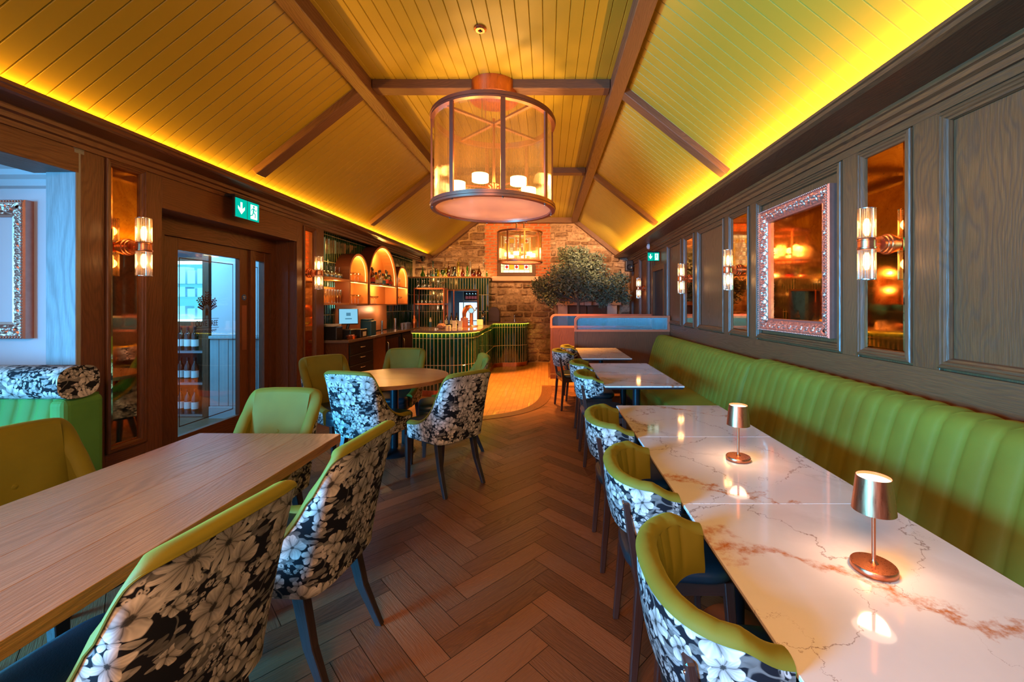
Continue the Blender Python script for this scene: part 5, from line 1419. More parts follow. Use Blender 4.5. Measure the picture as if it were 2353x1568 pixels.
for a, lb in ((7.30, 'black glass-fronted bottle cooler, the one nearer the drawer unit'), (8.12, 'black glass-fronted bottle cooler, the one farther along the counter')):
    c = thing('bottle_cooler', lb, 'bottle cooler', (0, 0, 0), group='bottle coolers under the back counter')
    m = MB(); m.bx(XT + 0.01, -2.91, a, a + 0.80, 0.02, 0.90); m.build('body', 'blackmetal', c)
    m = MB(); m.rings([(a + .02, a + .78, 0.08, 0.88, 0), (a + .02, a + .78, 0.08, 0.88, 0.03), (a + .07, a + .73, 0.13, 0.83, 0.03), (a + .07, a + .73, 0.13, 0.83, 0.0)], mpx(-2.91, 1)); dd = m.build('door', 'blackmetal', c)
    m = MB(); m.bx(-2.905, -2.895, a + .07, a + .73, .13, .83); m.build('door_glass', 'gl_smoke', dd)
    m = MB(); m.tube([(-2.88, a + .1, 0.78), (-2.86, a + .1, .76), (-2.86, a + .1, .45), (-2.88, a + .1, .43)], 0.006, 6); m.build('handle', 'chrome', dd)
# till and printers
t_ = thing('till', 'tilted touch-screen till with a blue lit display on the near end of the counter', 'till', (-3.03, 6.22, 0.945))
m = MB(); m.bx(-0.10, 0.10, -0.10, 0.10, 0, 0.14); m.build('base', 'black', t_, bevel=0.01)
m = MB(); m.tube([(0, 0, 0.13), (0.02, 0.02, 0.26)], 0.022, 10); m.build('neck', 'black', t_)
rot = Matrix.Rotation(R(28), 3, 'Z') @ Matrix.Rotation(R(-20), 3, 'X')
m = MB(); m.box((0.02, 0.0, 0.33), (0.27, 0.022, 0.25), rot=rot); sc_ = m.build('monitor', 'black', t_, bevel=0.005)
m = MB(); m.box(Vector((0.02, 0, 0.33)) + rot @ Vector((0, -0.012, 0)), (0.25, 0.002, 0.23), rot=rot); m.build('display', 'screen', sc_)
m = MB(); m.box(Vector((0.02, 0, 0.33)) + rot @ Vector((0, -0.0135, 0.03)), (0.06, 0.001, 0.05), rot=rot); m.box(Vector((0.02, 0, 0.33)) + rot @ Vector((0, -0.0135, -0.04)), (0.09, 0.001, 0.018), rot=rot); m.build('display_mark', 'screen_d', sc_)
t_ = thing('receipt_printer', 'black receipt printer with a white docket below the till screen', 'printer', (-2.96, 6.42, 0.945))
m = MB(); m.bx(-0.10, 0.10, -0.12, 0.12, 0, 0.13); m.build('body', 'black', t_, bevel=0.012, segs=2)
m = MB(); m.bx(0.101, 0.104, -0.05, 0.06, 0.02, 0.09); m.build('docket', 'cloth_white', t_)
t_ = thing('cash_box', 'black cube-shaped box with loose papers on top, left of the till', 'box', (-3.12, 5.98, 0.945))
m = MB(); m.bx(-0.14, 0.10, -0.09, 0.09, 0, 0.19); m.build('body', 'black', t_, bevel=0.01, segs=2)
m = MB()
for k in range(5): m.box((-0.02 + .005 * k, 0.0, 0.197 + k * 0.007), (0.2, 0.14, 0.005), rot=Matrix.Rotation(0.15 * k - .3, 3, 'Z'))
m.build('paper_stack', 'cloth_white', t_)
t_ = thing('paper_tray', 'copper tray heaped with crumpled rolls between the till and the printer', 'tray', (-2.90, 6.08, 0.945))
m = MB(); m.lathe([(0, 0), (0.06, 0), (0.075, 0.05), (0.07, 0.05), (0.057, 0.006), (0, 0.006)], seg=20); m.build('bowl', 'copper', t_)
m = MB()
for k in range(6): m.lathe([(0.008, -.015), (0.02, -.015), (0.02, .015), (0.008, .015), (0.008, -.015)], (0.03 * math.cos(k * 1.05), 0.03 * math.sin(k * 1.05), 0.045), 12, axis='xyz'[k % 2 if k % 2 else 2])
m.build('rolls', 'rose', t_)
m = MB(); m.prism([(-0.09, -0.10), (0.09, -0.10), (0.09, 0.10), (-0.09, 0.10)], 0, 0.24); m.prism([(-0.09, -0.10), (0.05, -0.10), (0.05, 0.10), (-0.09, 0.10)], 0.24, 0.27)
o = tag(m.build('caddy', 'blue_box', bevel=0.01, segs=2), 'tall blue plastic caddy on the counter beyond the till', 'caddy'); o.location = (-2.97, 6.82, 0.945)
for y, hh, lb in ((7.35, 0.22, 'nearer steel tap post on the back counter'), (8.0, 0.24, 'farther steel tap post on the back counter')):
    m = MB(); m.lathe([(0, 0), (0.03, 0), (0.03, 0.012), (0.02, 0.02), (0.02, hh - .03), (0.024, hh - .03), (0.024, hh), (0, hh)], seg=16); o = m.build('tap_post', 'chrome'); o.location = (-2.96, y, 0.945); tag(o, lb, 'tap')
for k in range(9): glass('tumbler', (-2.95 + 0.075 * (k % 2), 8.35 + (k // 2) * 0.085, 0.945), 'tall clear tumbler in the %s row on the back counter' % ('aisle-side' if k % 2 else 'wall-side'), 'tumblers on the back counter')
t_ = thing('spray_bottle', 'white and blue spray bottle on the back counter', 'bottle', (-2.66, 9.35, 0.945))
m = MB(); m.lathe([(0, 0), (0.03, 0), (0.03, 0.10), (0.028, 0.11)], seg=16); m.build('body', 'blue_box', t_)
m = MB(); m.lathe([(0.0285, 0.11), (0.027, 0.16), (0.012, 0.18), (0.012, 0.21), (0, 0.212)], seg=16); m.build('top', 'white', t_)
for k in range(5): glass('tumbler', (-2.52 + k * 0.085, 9.68, 0.945), 'dim tumbler at the back under the copper rack', 'tumblers under the copper glass rack')
for k, (x, gl, lb) in enumerate(((-2.36, 'gl_smoke', 'clear siphon bottle at the back under the glass rack'), (-2.24, 'gl_blue', 'dark bottle beside the siphon under the glass rack'), (-2.12, 'gl_dkgreen', 'dark green bottle before the staff doorway'))):
    o = bottle('wine', gl, 'green_label'); o.location = (x, 9.60, 0.945); tag(o, lb, 'bottle')
m = MB(); m.lathe([(0, 0), (0.045, 0), (0.06, 0.08), (0.05, 0.16), (0.03, 0.19), (0.035, 0.27), (0.02, 0.27), (0, 0.2)], seg=18)
o = m.build('pitcher', 'copper'); o.location = (-2.98, 9.20, 0.945); tag(o, 'copper pitcher in the corner of the back counter', 'pitcher')

# copper glass rack with hanging and standing glasses
gr = thing('glass_rack', 'copper-framed two-tier glass rack at the back of the bar', 'rack', (0, 0, 0))
m = MB(); x0, x1, y0, y1 = -3.03, -2.36, 9.36, 9.72
for x in (x0, x1):
    for y in (y0, y1): m.bx(x - .012, x + .012, y - .012, y + .012, 0.945, 1.83)
m.bx(-2.22, -2.20, 9.70, 9.72, 0.945, 1.80)
for z in (1.815, 1.46):
    m.bx(x0, x1, y0 - .012, y0 + .012, z - .014, z + .014); m.bx(x0, x1, y1 - .012, y1 + .012, z - .014, z + .014); m.bx(x0 - .012, x0 + .012, y0, y1, z - .014, z + .014); m.bx(x1 - .012, x1 + .012, y0, y1, z - .014, z + .014)
m.build('frame', 'terracotta', gr)
for z in (1.822, 1.467):
    m = MB(); m.bx(x0 + .01, x1 - .01, y0 + .01, y1 - .01, z, z + .006); m.build('glass_shelf', 'clear', gr)
for k in range(7): glass('wine', (-2.97 + k * 0.092, 9.44, 1.474), 'wine glass standing rim-down on the lower tier of the copper rack', 'wine glasses on the lower rack tier', True)
for k in range(4): glass('goblet', (-2.98 + k * 0.075, 9.46 + 0.1 * (k % 2), 1.829), 'goblet stacked at the left of the upper rack tier', 'goblets on the upper rack tier', True)
for k in range(5): glass('coupe', (-2.68 + k * 0.075, 9.46 + .1 * (k % 2), 1.829), 'coupe glass on the right of the upper rack tier', 'coupes on the upper rack tier')
point('rack_glow', (-2.7, 9.3, 2.0), 1.6, (1, 0.7, 0.35), 0.05)

# coloured glass vases on the ledge
VP = {'bottle': [(0, 0), (.6, 0), (1, .08), (.9, .25), (.35, .5), (.25, .75), (.28, 1), (.2, 1), (.18, .75)],
      'flute': [(0, 0), (.7, 0), (.75, .04), (.35, .2), (.22, .5), (.35, .85), (.7, 1), (.62, 1), (.3, .85)],
      'cyl': [(0, 0), (.9, 0), (1, .05), (1, .95), (.9, 1), (.8, .95), (.8, .1)], 'bowl': [(0, 0), (.5, 0), (.15, .12), (.25, .25), (.85, .45), (1, .7), (.85, 1), (.8, 1), (.9, .7)],
      'bubble': [(0, 0), (.8, 0), (1, .12), (.6, .28), (1, .45), (.6, .6), (.9, .78), (.5, .9), (.7, 1), (.6, 1), (.4, .9)],
      'twist': [(0, 0), (.8, .0), (1, .06), (.7, .14), (1, .22), (.7, .3), (1, .38), (.7, .46), (1, .54), (.7, .62), (1, .7), (.7, .78), (1, .86), (.75, .94), (.9, 1), (.7, 1)],
      'tear': [(0, 0), (.7, 0), (1, .15), (.95, .35), (.4, .62), (.15, .85), (.14, 1), (.08, 1)], 'pot': [(0, 0), (.7, 0), (1, .3), (.95, .7), (.7, 1), (.62, 1), (.85, .7)]}
VS = [(971.6, .26, .058, 'bottle', 'gl_dkgreen', 'dark green long-necked vase at the left end of the ledge'), (983, .20, .032, 'bottle', 'gl_smoke', 'small dark flask vase beside the dark green one'), (990.5, .15, .030, 'cyl', 'gl_blue', 'short midnight-blue vase left of the tall aqua one'),
      (995, .38, .040, 'flute', 'gl_aqua', 'tall flared aqua vase'), (1002, .20, .034, 'cyl', 'gl_dkgreen', 'green cylinder vase right of the aqua one'), (1007.5, .17, .026, 'twist', 'gl_lime', 'ribbed lime vase, short, beside the green cylinder'),
      (1017.5, .17, .055, 'bowl', 'gl_green', 'round emerald glass bowl on a foot'), (1025, .22, .026, 'cyl', 'gl_lime', 'slim lime cylinder left of the tall wine-red vase'), (1031, .38, .045, 'tear', 'gl_red', 'tallest wine-red bottle vase'), (1037, .25, .030, 'flute', 'gl_smoke', 'smoky fluted vase right of the tallest red one'),
      (1044, .25, .048, 'cyl', 'gl_smoke', 'wide cut smoky-grey vase'), (1053.5, .37, .034, 'twist', 'gl_lime', 'tall twisted yellow-green vase'), (1063.5, .27, .050, 'tear', 'gl_red', 'wine-red teardrop vase between lime and green'), (1074, .27, .034, 'bubble', 'gl_green', 'bubbled emerald green vase'),
      (1080.6, .38, .030, 'cyl', 'clear', 'tall clear cylinder vase'), (1088, .17, .058, 'pot', 'gl_red', 'squat wine-red pot vase'), (1101, .26, .065, 'tear', 'gl_red', 'broad wine-red teardrop vase near the right end'), (1111, .40, .028, 'flute', 'clear', 'tall clear flared vase near the right end'), (1118.5, .20, .026, 'tear', 'gl_green', 'small green teardrop at the right end of the ledge')]
for px, hh, rr, kd, mt, lb in VS:
    y = YW + 0.10; x = (px - 1258) / F * y
    m = MB(); m.lathe([(r * rr, z * hh) for r, z in VP[kd]], seg=20); o = m.build('vase', mt); o.location = (x, y, 2.113); tag(o, lb + ' on the bar ledge', 'vase', 'coloured glass vases on the ledge')
    point('vase_uplight', (x, y + 0.1, 2.13), 0.12, (1, .7, .3), 0.01) if False else None

# ------------------------------------------------------------------ the bar
bar = thing('bar', 'curved bar counter of dark green upright tiles with a yellow glowing edge', 'bar', (0, 0, 0))
def arcp(cx, cy, r, a0, a1, n=10): return [(cx + r * math.cos(R(a0 + (a1 - a0) * k / n)), cy + r * math.sin(R(a0 + (a1 - a0) * k / n))) for k in range(n + 1)]
BPth = [(-2.14, 6.52), (-1.80, 6.44)] + arcp(-1.58, 6.86, 0.42, -90, 0, 12) + [(-1.19, 7.6), (-1.20, 8.6), (-1.21, 9.3)] + arcp(-0.96, 9.3, 0.25, 180, 90, 5)[1:] + arcp(-0.78, 9.85, 0.30, -90, 0, 8) + [(-0.48, 10.22)]
BPth = [p for i, p in enumerate(BPth)]
def offset(P, d):
    out = []
    for i, p in enumerate(P):
        a = Vector(P[max(0, i - 1)]); b = Vector(P[min(len(P) - 1, i + 1)]); t__ = (b - a).normalized(); out.append((p[0] + t__.y * d, p[1] - t__.x * d))
    return out
m = MB(); tiles(m, BPth, 0.10, 1.0, tw=0.062, th=0.42, zph=0.10 - 0.02); m.build('tiled_front', ['tile', 'grout'], bar)
m = MB(); PP = offset(BPth, -0.012)
for a, b in zip(PP[:-1], PP[1:]): m.quad([(*a, 0), (*b, 0), (*b, 0.10), (*a, 0.10)])
m.build('copper_plinth', 'copper', bar)
m = MB(); TP = resample(offset(BPth, 0.05), 0.05); TP = [(p.x, p.y) for p in TP]
inner_ = [(-1.10, 10.22), (-1.30, 9.86), (-1.72, 9.6), (-1.74, 7.2), (-1.85, 7.1), (-2.2, 7.1)]
m.prism(TP + inner_, 1.008, 1.045); m.build('countertop', 'steelcounter', bar)
m = MB(); m.prism([(p[0], p[1]) for p in offset(BPth, -0.02)] + [(-0.9, 10.2), (-1.25, 9.8), (-1.66, 9.6), (-1.68, 7.0), (-2.1, 7.0)], 0.02, 1.006); m.build('carcass', 'oak', bar)
m = MB(); FP = [(p.x, p.y) for p in resample(BPth, 0.03)]; E1, E2 = offset(FP, 0.016), offset(FP, 0.036)
for i in range(len(E1) - 1): m.quad([(*E1[i], 1.004), (*E1[i + 1], 1.004), (*E2[i + 1], 1.004), (*E2[i], 1.004)])
m.build('led_edge', emit('led_edge_glow', (1.0, 0.80, 0.05), 15.0), bar)

def put(o, x, y, z=1.045): o.location = (x, y, z)
t_ = thing('beer_tap', 'copper swan-neck beer fountain on the bar', 'beer tap', (-1.64, 8.1, 1.045))
m = MB(); m.lathe([(0, 0), (0.075, 0), (0.07, 0.02), (0.045, 0.04), (0.038, 0.12), (0.05, 0.14), (0.035, 0.16)], seg=24); m.build('base', 'copper', t_)
m = MB(); m.tube([(0, 0, 0.15), (0, 0, 0.24), (0.02, 0, 0.30), (0.06, 0, 0.345), (0.11, 0, 0.35), (0.14, 0, 0.32)], [0.035, 0.042, 0.05, 0.055, 0.055, 0.045], 16); m.build('swan_neck', 'copper', t_)
t_ = thing('beer_tap', 'straight copper beer font with a round lit lens on top', 'beer tap', (-1.47, 7.95, 1.045))
m = MB(); m.lathe([(0, 0), (0.05, 0), (0.04, 0.01), (0.034, 0.02), (0.034, 0.24), (0, 0.24)], seg=24); m.build('column', 'copper', t_)
m = MB(); m.lathe([(0, -0.02), (0.055, -0.02), (0.06, 0), (0.055, 0.02), (0, 0.02)], (0, 0, 0.29), 24, axis='y'); ln = m.build('lens_housing', 'chrome', t_)
m = MB(); m.lathe([(0, -0.024), (0.045, -0.024), (0.045, -0.02)], (0, 0, 0.29), 24, axis='y'); m.build('lens', emit('font_lens', (0.5, 0.9, 1.0), 0.9), ln)
m = MB(); m.tube([(0.05, 0, 0.29), (0.09, -0.02, 0.30)], 0.01, 8); m.tube([(0.09, -0.02, 0.30), (0.10, -0.02, 0.35)], [0.008, 0.014], 8); m.build('handle', 'chrome', t_)
m = MB(); m.lathe([(0, 0), (0.13, 0), (0.135, 0.012), (0.13, 0.018), (0.12, 0.012), (0, 0.012)], seg=36); o = m.build('drip_tray', 'chrome'); put(o, -1.42, 7.62); tag(o, 'round steel drip tray before the beer fonts', 'tray')
m = MB(); m.bx(-0.055, 0.055, -0.05, 0.05, 0, 0.11); o = m.build('napkin_box', 'cloth_white', bevel=0.004); put(o, -1.33, 8.1); tag(o, 'white napkin box right of the beer fonts', 'box')
m = MB(); m.prism([(-.07, -.06), (.07, -.06), (.07, .06), (-.07, .06)], 0, 0.015); m.box((0, .03, .09), (.13, .012, .16)); o = m.build('menu_stand', 'copper'); put(o, -1.49, 7.35); tag(o, 'small copper menu stand on the bar', 'stand')
for x, y, lb in ((-1.575, 6.95, 'white card holder on the bar, the left one'), (-1.47, 6.93, 'white card holder on the bar, the right one')):
    m = MB(); m.bx(-.035, .035, -.03, .03, 0, .012); m.bx(-.033, .033, -.004, .004, .012, .135); o = m.build('card_holder', 'cloth_white', bevel=0.002); put(o, x, y); tag(o, lb, 'card holder', 'white card holders')
t_ = MB(); 
def crm(u, v):
    a = 2 * PI * u; p = PI * v; n_ = noise.noise(Vector((math.cos(a) * 2.2, math.sin(a) * 2.2, v * 4)) * 1.8)
    r = 0.075 * (1 + 0.45 * n_); return (r * math.sin(p) * math.cos(a), r * math.sin(p) * math.sin(a) * .8, 0.045 + 0.05 * -math.cos(p) * (1 + .2 * n_))
t_.grid(crm, 20, 12, smooth=False); o = t_.build('bar_cloth', plain('dusty_pink_cloth', (0.42, 0.25, 0.24), 0.85)); put(o, -1.78, 6.9); tag(o, 'crumpled dusty-pink cloth on the bar', 'cloth')
for k, (x, y) in enumerate(((-1.69, 6.88), (-1.665, 6.98), (-1.64, 6.90))):
    m = MB(); m.lathe([(0, 0), (.022, 0), (.024, .01), (.022, .045), (.026, .05), (.026, .058), (0, .06)], seg=14); o = m.build('jar', 'cloth_white'); put(o, x, y); tag(o, 'small white jar beside the pink cloth', 'jar', 'small white jars on the bar')
m = MB(); m.lathe([(0, 0), (.028, 0), (.03, .1), (.027, .1), (.025, .01), (0, .01)], seg=16); o = m.build('cup', 'white'); put(o, -1.60, 7.12); tag(o, 'pale tall cup behind the white jars', 'cup')
bt = bottle('spirit', 'gl_blue', 'blue_box'); put(bt, -1.42, 9.1); tag(bt, 'blue bottle near the staff doorway end of the bar', 'bottle')
m = MB(); 
P_ = [(0, 0), (.26, 0), (.26, .16)] + [(.13 + .13 * math.cos(R(a)), .22 + .13 * math.sin(R(a))) for a in range(0, 181, 15)] + [(0, .1)]
m.prism(P_, -0.12, 0.12, M=Matrix.Rotation(R(90), 4, 'X')); o = m.build('cabinet', 'mahog', bevel=0.006, fixn=True); o.location = (-1.38, 9.72, 1.045)
o.name = 'display_cabinet'; tag(o, 'dark red rounded cabinet on the far bend of the bar', 'cabinet')
m = MB(); m.lathe([(0, 0), (.03, 0), (.03, .05), (.012, .07), (.012, .15), (0, .15)], seg=14); o = m.build('dispenser', 'chrome'); put(o, -0.80, 9.95); tag(o, 'small steel dispenser on the far end of the bar', 'dispenser')
# ------------------------------------------------------------------ chairs
def rounded_box(mb, x0, x1, y0, y1, z0, z1, taper_=0.0): mb.bx(x0, x1, y0, y1, z0, z1)
def tub_chair(label):
    root = thing('tub_chair', label, 'chair', group=None)
    A, B = 0.222, 0.095
    def path(u):
        if u < 0.30: return (-A, 0.16 - (0.36) * u / 0.30)
        if u > 0.70: return (A, -0.20 + 0.36 * (u - 0.70) / 0.30)
        th = R(-90 + 180 * (u - 0.30) / 0.40); e = 2 / 3.4
        s, c = math.sin(th), max(0.0, math.cos(th))
        return (A * math.copysign(abs(s) ** e, s), -0.20 - B * c ** e)
    def nrm(u):
        a, b = path(max(0, u - .004)), path(min(1, u + .004)); d = Vector((b[0] - a[0], b[1] - a[1])).normalized()
        return Vector((-d.y, d.x))          # towards the seat (left of travel; travel is anticlockwise seen from above)
    def top(u):
        k = min(u, 1 - u)
        T_ = ((0, .50), (.10, .513), (.16, .54), (.22, .59), (.262, .65), (.292, .73), (.315, .82), (.338, .89), (.37, .922), (.42, .932), (.51, .938))
        def tl(q):
            q = abs(q)
            for (a, x), (b, y) in zip(T_[:-1], T_[1:]):
                if q <= b: return x + (y - x) * (q - a) / (b - a)
            return T_[-1][1]
        return sum(tl(k + d) if k + d <= .5 else tl(1 - k - d) for d in (-.016, -.008, 0, .008, .016)) / 5
    def P(u, z, off):
        x, y = path(u); n = nrm(u); f = (z - 0.40) / 0.53
        k = min(u, 1 - u); lean = 0.105 * max(0, f) ** 1.2 * sstep(0.02, 0.34, k)
        x, y = x + n.x * off, y + n.y * off
        g = 1 + 0.07 * max(0, f) - 0.05 * max(0, 0.18 - f)
        return (x * g, y - lean, z)
    L = [0]; N = 120
    for i in range(N): L.append(L[-1] + math.dist(path(i / N), path((i + 1) / N)))
    def ul(u): return L[min(N, round(u * N))]
    def zb(u): return 0.375 + 0.02 * sstep(0, .3, min(u, 1 - u)) 
    NV = 14; T = 0.060
    m = MB()
    m.grid(lambda u, v: P(u, zb(u) + (top(u) - 0.012 - zb(u)) * v, 0.0), N, NV, lambda u, v: (ul(u), zb(u) + (top(u) - zb(u)) * v), flip=False)
    m.build('back_cover', 'floral', root)
    m = MB()
    def rim(u, v):
        a = PI * v; t_ = top(u) - 0.012; o = T / 2 - T / 2 * math.cos(a)
        k = min(u, 1 - u); sw = 0.022 * math.sin(a)
        dz = (top(min(1, u + .006)) - top(max(0, u - .006))) / (0.012 * L[-1]); h_ = math.hypot(1, dz)
        u2 = min(1, max(0, u - sw * dz / h_ / L[-1]))
        return P(u2, t_ + sw / h_, o - 0.004 * (1 - v) + 0.004 * v)
    m.grid(rim, N, 8, lambda u, v: (ul(u), v * .1), flip=False)
    def inn(u, v):
        z = top(u) - 0.012 - (top(u) - 0.012 - 0.44) * v
        bul = 0.022 * math.sin(PI * min(1, v * 1.1)) * sstep(.36, .47, min(u, 1 - u))
        # button dimple
        x, y = path(u); d2 = (x / 0.05) ** 2 + ((z - 0.70) / 0.05) ** 2
        return P(u, z, T + 0.004 + bul - 0.014 * math.exp(-d2))
    m.grid(inn, N, NV, lambda u, v: (ul(u), v * .5), flip=False)
    for u in (0.0, 1.0):
        q = [P(u, zb(u), 0), P(u, zb(u), T)] + [rim(u, v / 8) for v in range(8, -1, -1)]
        m.quad(q if u == 0 else q[::-1])
    m.grid(lambda u, v: P(u, zb(u), T * v), N, 1)
    m.build('backrest', 'velvet2' if False else 'velvet', root)
    m = MB(); m.tube([P(i / N, top(i / N) - 0.012, -0.002) for i in range(0, N + 1)], 0.0035, 6); m.build('piping', 'velvet', root)
    xb, yb, _ = P(0.5, 0.70, T + 0.012)
    m = MB(); m.lathe([(0, 0.008), (0.010, 0.006), (0.014, 0), (0.010, -0.006), (0, -0.008)], (0, yb - 0.002, 0.70), 14, axis='y'); m.build('button', 'velvet', root)
    # seat: rounded cushion and a padded apron
    def sup(a, rx, ry, e=0.45): 
        c, s = math.cos(a), math.sin(a); return (rx * math.copysign(abs(c) ** e, c), ry * math.copysign(abs(s) ** e, s))
    m = MB()
    prof = [(0.0, .500), (.55, .502), (.85, .498), (.95, .490), (1.0, .470), (1.0, .440), (.985, .434), (.995, .428), (1.0, .40), (.99, .365), (.9, .36), (0, .36)]
    def sf(u, v):
        t_ = v * (len(prof) - 1); i = min(int(t_), len(prof) - 2); f = t_ - i
        r = prof[i][0] * (1 - f) + prof[i + 1][0] * f; z = prof[i][1] * (1 - f) + prof[i + 1][1] * f
        x, y = sup(2 * PI * u, 0.196, 0.262); wf = 1.0 + 0.06 * (y / .26)
        return (x * r * wf, 0.035 + y * r, z)
    m.grid(sf, 40, 22, lambda u, v: (u, v)); m.build('seat', 'leather', root)
    for sx in (-1, 1):
        m = MB(); m.taper((sx * 0.166, 0.245, 0.0), (sx * 0.172, 0.235, 0.375), (0.030, 0.030), (0.046, 0.046)); m.build('leg', 'legwood', root, bevel=0.003)
        m = MB(); m.taper((sx * 0.185, -0.315, 0.0), (sx * 0.168, -0.19, 0.385), (0.028, 0.030), (0.042, 0.050), mid=((sx * 0.174, -0.235, 0.19), (0.036, 0.042))); m.build('leg', 'legwood', root, bevel=0.003)
    return root
def set_tub(o, x, y, rz, label, group=None):
    o.location = (x, y, 0); o.rotation_euler = (0, 0, R(rz)); tag(o, label, 'chair', group)
tub = tub_chair('x')
# local +Y is the way the chair faces; rz turns it (90 = faces -X)
TUBS = [(-1.17, 1.11, 81.5, 'nearest floral-backed tub chair, at the right side of the oak table'),
        (-1.10, 1.733, 84, 'second floral-backed tub chair along the right side of the oak table'),
        (-1.21, 0.40, 86, 'green rim of a floral tub chair cut off by the bottom left corner'),
        (-1.96, 1.68, -99, 'tub chair with buttoned olive inside across the oak table, cut by the left edge'),
        (-1.635, 2.20, 178, 'tub chair at the head of the oak table, green buttoned inside facing the camera'),
        (-2.00, 3.96, -128, 'green tub chair left of the round table, turned half sideways'),
        (-1.47, 3.56, -14, 'tub chair with blue-lit floral back nearest at the round table'),
        (-1.66, 4.50, 181, 'green tub chair behind the round table, facing the camera'),
        (-0.885, 3.44, 49, 'floral-backed tub chair at the near right of the round table'),
        (-1.0, 4.17, 108, 'tub chair at the far right of the round table, behind another chair')]
for i, (x, y, rz, lb) in enumerate(TUBS):
    o = tub if i == 0 else dup(tub, (0, 0, 0)); set_tub(o, x, y, rz, lb, 'floral and green velvet tub chairs')

def bistro_chair():
    root = thing('bistro_chair', 'x', 'chair')
    def path(u):
        th = R(-94 + 188 * u); e = 2 / 2.4; s, c = math.sin(th), math.cos(th)
        return (0.262 * math.copysign(abs(s) ** e, s), -0.045 - 0.215 * math.copysign(abs(c) ** e, c))
    def nrm(u):
        a, b = path(max(0, u - .004)), path(min(1, u + .004)); d = Vector((b[0] - a[0], b[1] - a[1])).normalized(); return Vector((-d.y, d.x))
    ZT = 0.805
    def zb(u): k = min(u, 1 - u); return 0.655 - 0.055 * sstep(0, .3, k)
    def zt(u): k = min(u, 1 - u); return ZT - 0.035 * (1 - sstep(0, .12, k))
    def P(u, z, off):
        x, y = path(u); n = nrm(u); f = (z - 0.60) / 0.2; g = 0.90 + 0.10 * min(1, max(0, f)) ** .8
        return ((x + n.x * off) * g, -0.02 + (y + n.y * off + 0.02) * g, z)
    N = 60; L = [0]
    for i in range(N): L.append(L[-1] + math.dist(path(i / N), path((i + 1) / N)))
    def ul(u): return L[min(N, round(u * N))]
    T = 0.052; CH = 11
    m = MB(); m.grid(lambda u, v: P(u, zb(u) + (zt(u) - 0.008 - zb(u)) * v, -0.006 * math.sin(PI * v)), N, 8, lambda u, v: (ul(u) + 3.3, zb(u) + (zt(u) - zb(u)) * v), flip=False); m.build('back_cover', 'floral', root)
    m = MB(); N2 = CH * 8
    def ch(u): return (abs(math.sin(PI * u * CH)) ** 0.5 - 1) * 0.009
    def rim(u, v): a = PI * v; return P(u, zt(u) - 0.008 + 0.022 * math.sin(a) + ch(u) * 0.25 * math.sin(a), T / 2 - T / 2 * math.cos(a) - 0.003 * (1 - 2 * v))
    m.grid(rim, N2, 8, flip=False)
    m.grid(lambda u, v: P(u, zt(u) - 0.008 - (zt(u) - 0.008 - zb(u)) * v, T + 0.003 + 0.012 * math.sin(PI * v) + ch(u) * math.sin(PI * min(1, v + .15)) * 1.3), N2, 8)
    m.grid(lambda u, v: P(u, zb(u), T * v), N2, 1)
    for u in (0.0, 1.0):
        q = [P(u, zb(u), 0)] + [P(u, zb(u), T)] + [rim(u, v / 8) for v in range(8, -1, -1)]
        m.quad(q if u == 0 else q[::-1])
    m.build('backrest', 'velvet', root)
    m = MB(); prof = [(0.0, .497), (.6, .499), (.88, .494), (.97, .484), (1.0, .468), (1.0, .452), (.96, .44), (.9, .436), (0, .436)]
    def sf(u, v):
        t_ = v * (len(prof) - 1); i = min(int(t_), len(prof) - 2); f = t_ - i
        r = prof[i][0] * (1 - f) + prof[i + 1][0] * f; z = prof[i][1] * (1 - f) + prof[i + 1][1] * f
        a = 2 * PI * u; c, s = math.cos(a), math.sin(a); e = 0.6
        x, y = 0.215 * math.copysign(abs(c) ** e, c), 0.215 * math.copysign(abs(s) ** e, s); return (x * r * (1 + 0.1 * y / .2), 0.02 + y * r, z)
    m.grid(sf, 40, 20); m.build('seat', 'leather', root)
    m = MB()
    m.bx(-0.185, 0.185, 0.165, 0.185, 0.385, 0.436); m.bx(-0.18, 0.18, -0.16, -0.14, 0.385, 0.436); m.bx(-0.195, -0.175, -0.15, 0.18, 0.385, 0.436); m.bx(0.175, 0.195, -0.15, 0.18, 0.385, 0.436)
    m.build('seat_frame', 'mahog', root, bevel=0.002)
    for sx in (-1, 1):
        m = MB(); m.taper((sx * 0.205, 0.20, 0.0), (sx * 0.185, 0.175, 0.437), (0.024, 0.024), (0.036, 0.036)); m.build('leg', 'mahog', root, bevel=0.003)
        m = MB(); m.taper((sx * 0.20, -0.185, 0.0), (sx * 0.196, -0.208, 0.735), (0.026, 0.026), (0.034, 0.022), mid=((sx * 0.19, -0.150, 0.42), (0.036, 0.040))); lg = m.build('leg', 'mahog', root, bevel=0.004)
        for z in (0.655, 0.705):
            yy = -0.150 + (-0.208 + 0.150) * (z - .42) / .315
            m = MB(); m.lathe([(0, -0.0035), (0.004, -0.0025), (0.005, 0.0)], (sx * 0.196, yy - 0.0115 - .001, z), 10, axis='y'); m.build('bolt', 'chrome', lg)
    return root
bis = bistro_chair()
BIS = [(0.50, 1.05, -90, 'nearest low-backed floral bistro chair, at the first marble table'),
       (0.50, 1.72, -91, 'low-backed floral bistro chair, second along the near marble tables'),
       (0.485, 2.45, -90, 'low-backed floral bistro chair, third along the near marble tables'),
       (0.51, 3.90, -88, 'floral bistro chair at the nearer of the two middle marble tables'),
       (0.51, 4.66, -90, 'mostly hidden bistro chair at the farther of the two middle marble tables'),
       (0.33, 5.86, -78, 'low-backed floral bistro chair pulled out a little from the far marble table'),
       (0.46, 6.40, -88, 'floral bistro chair deepest in the room, by the booth screen')]
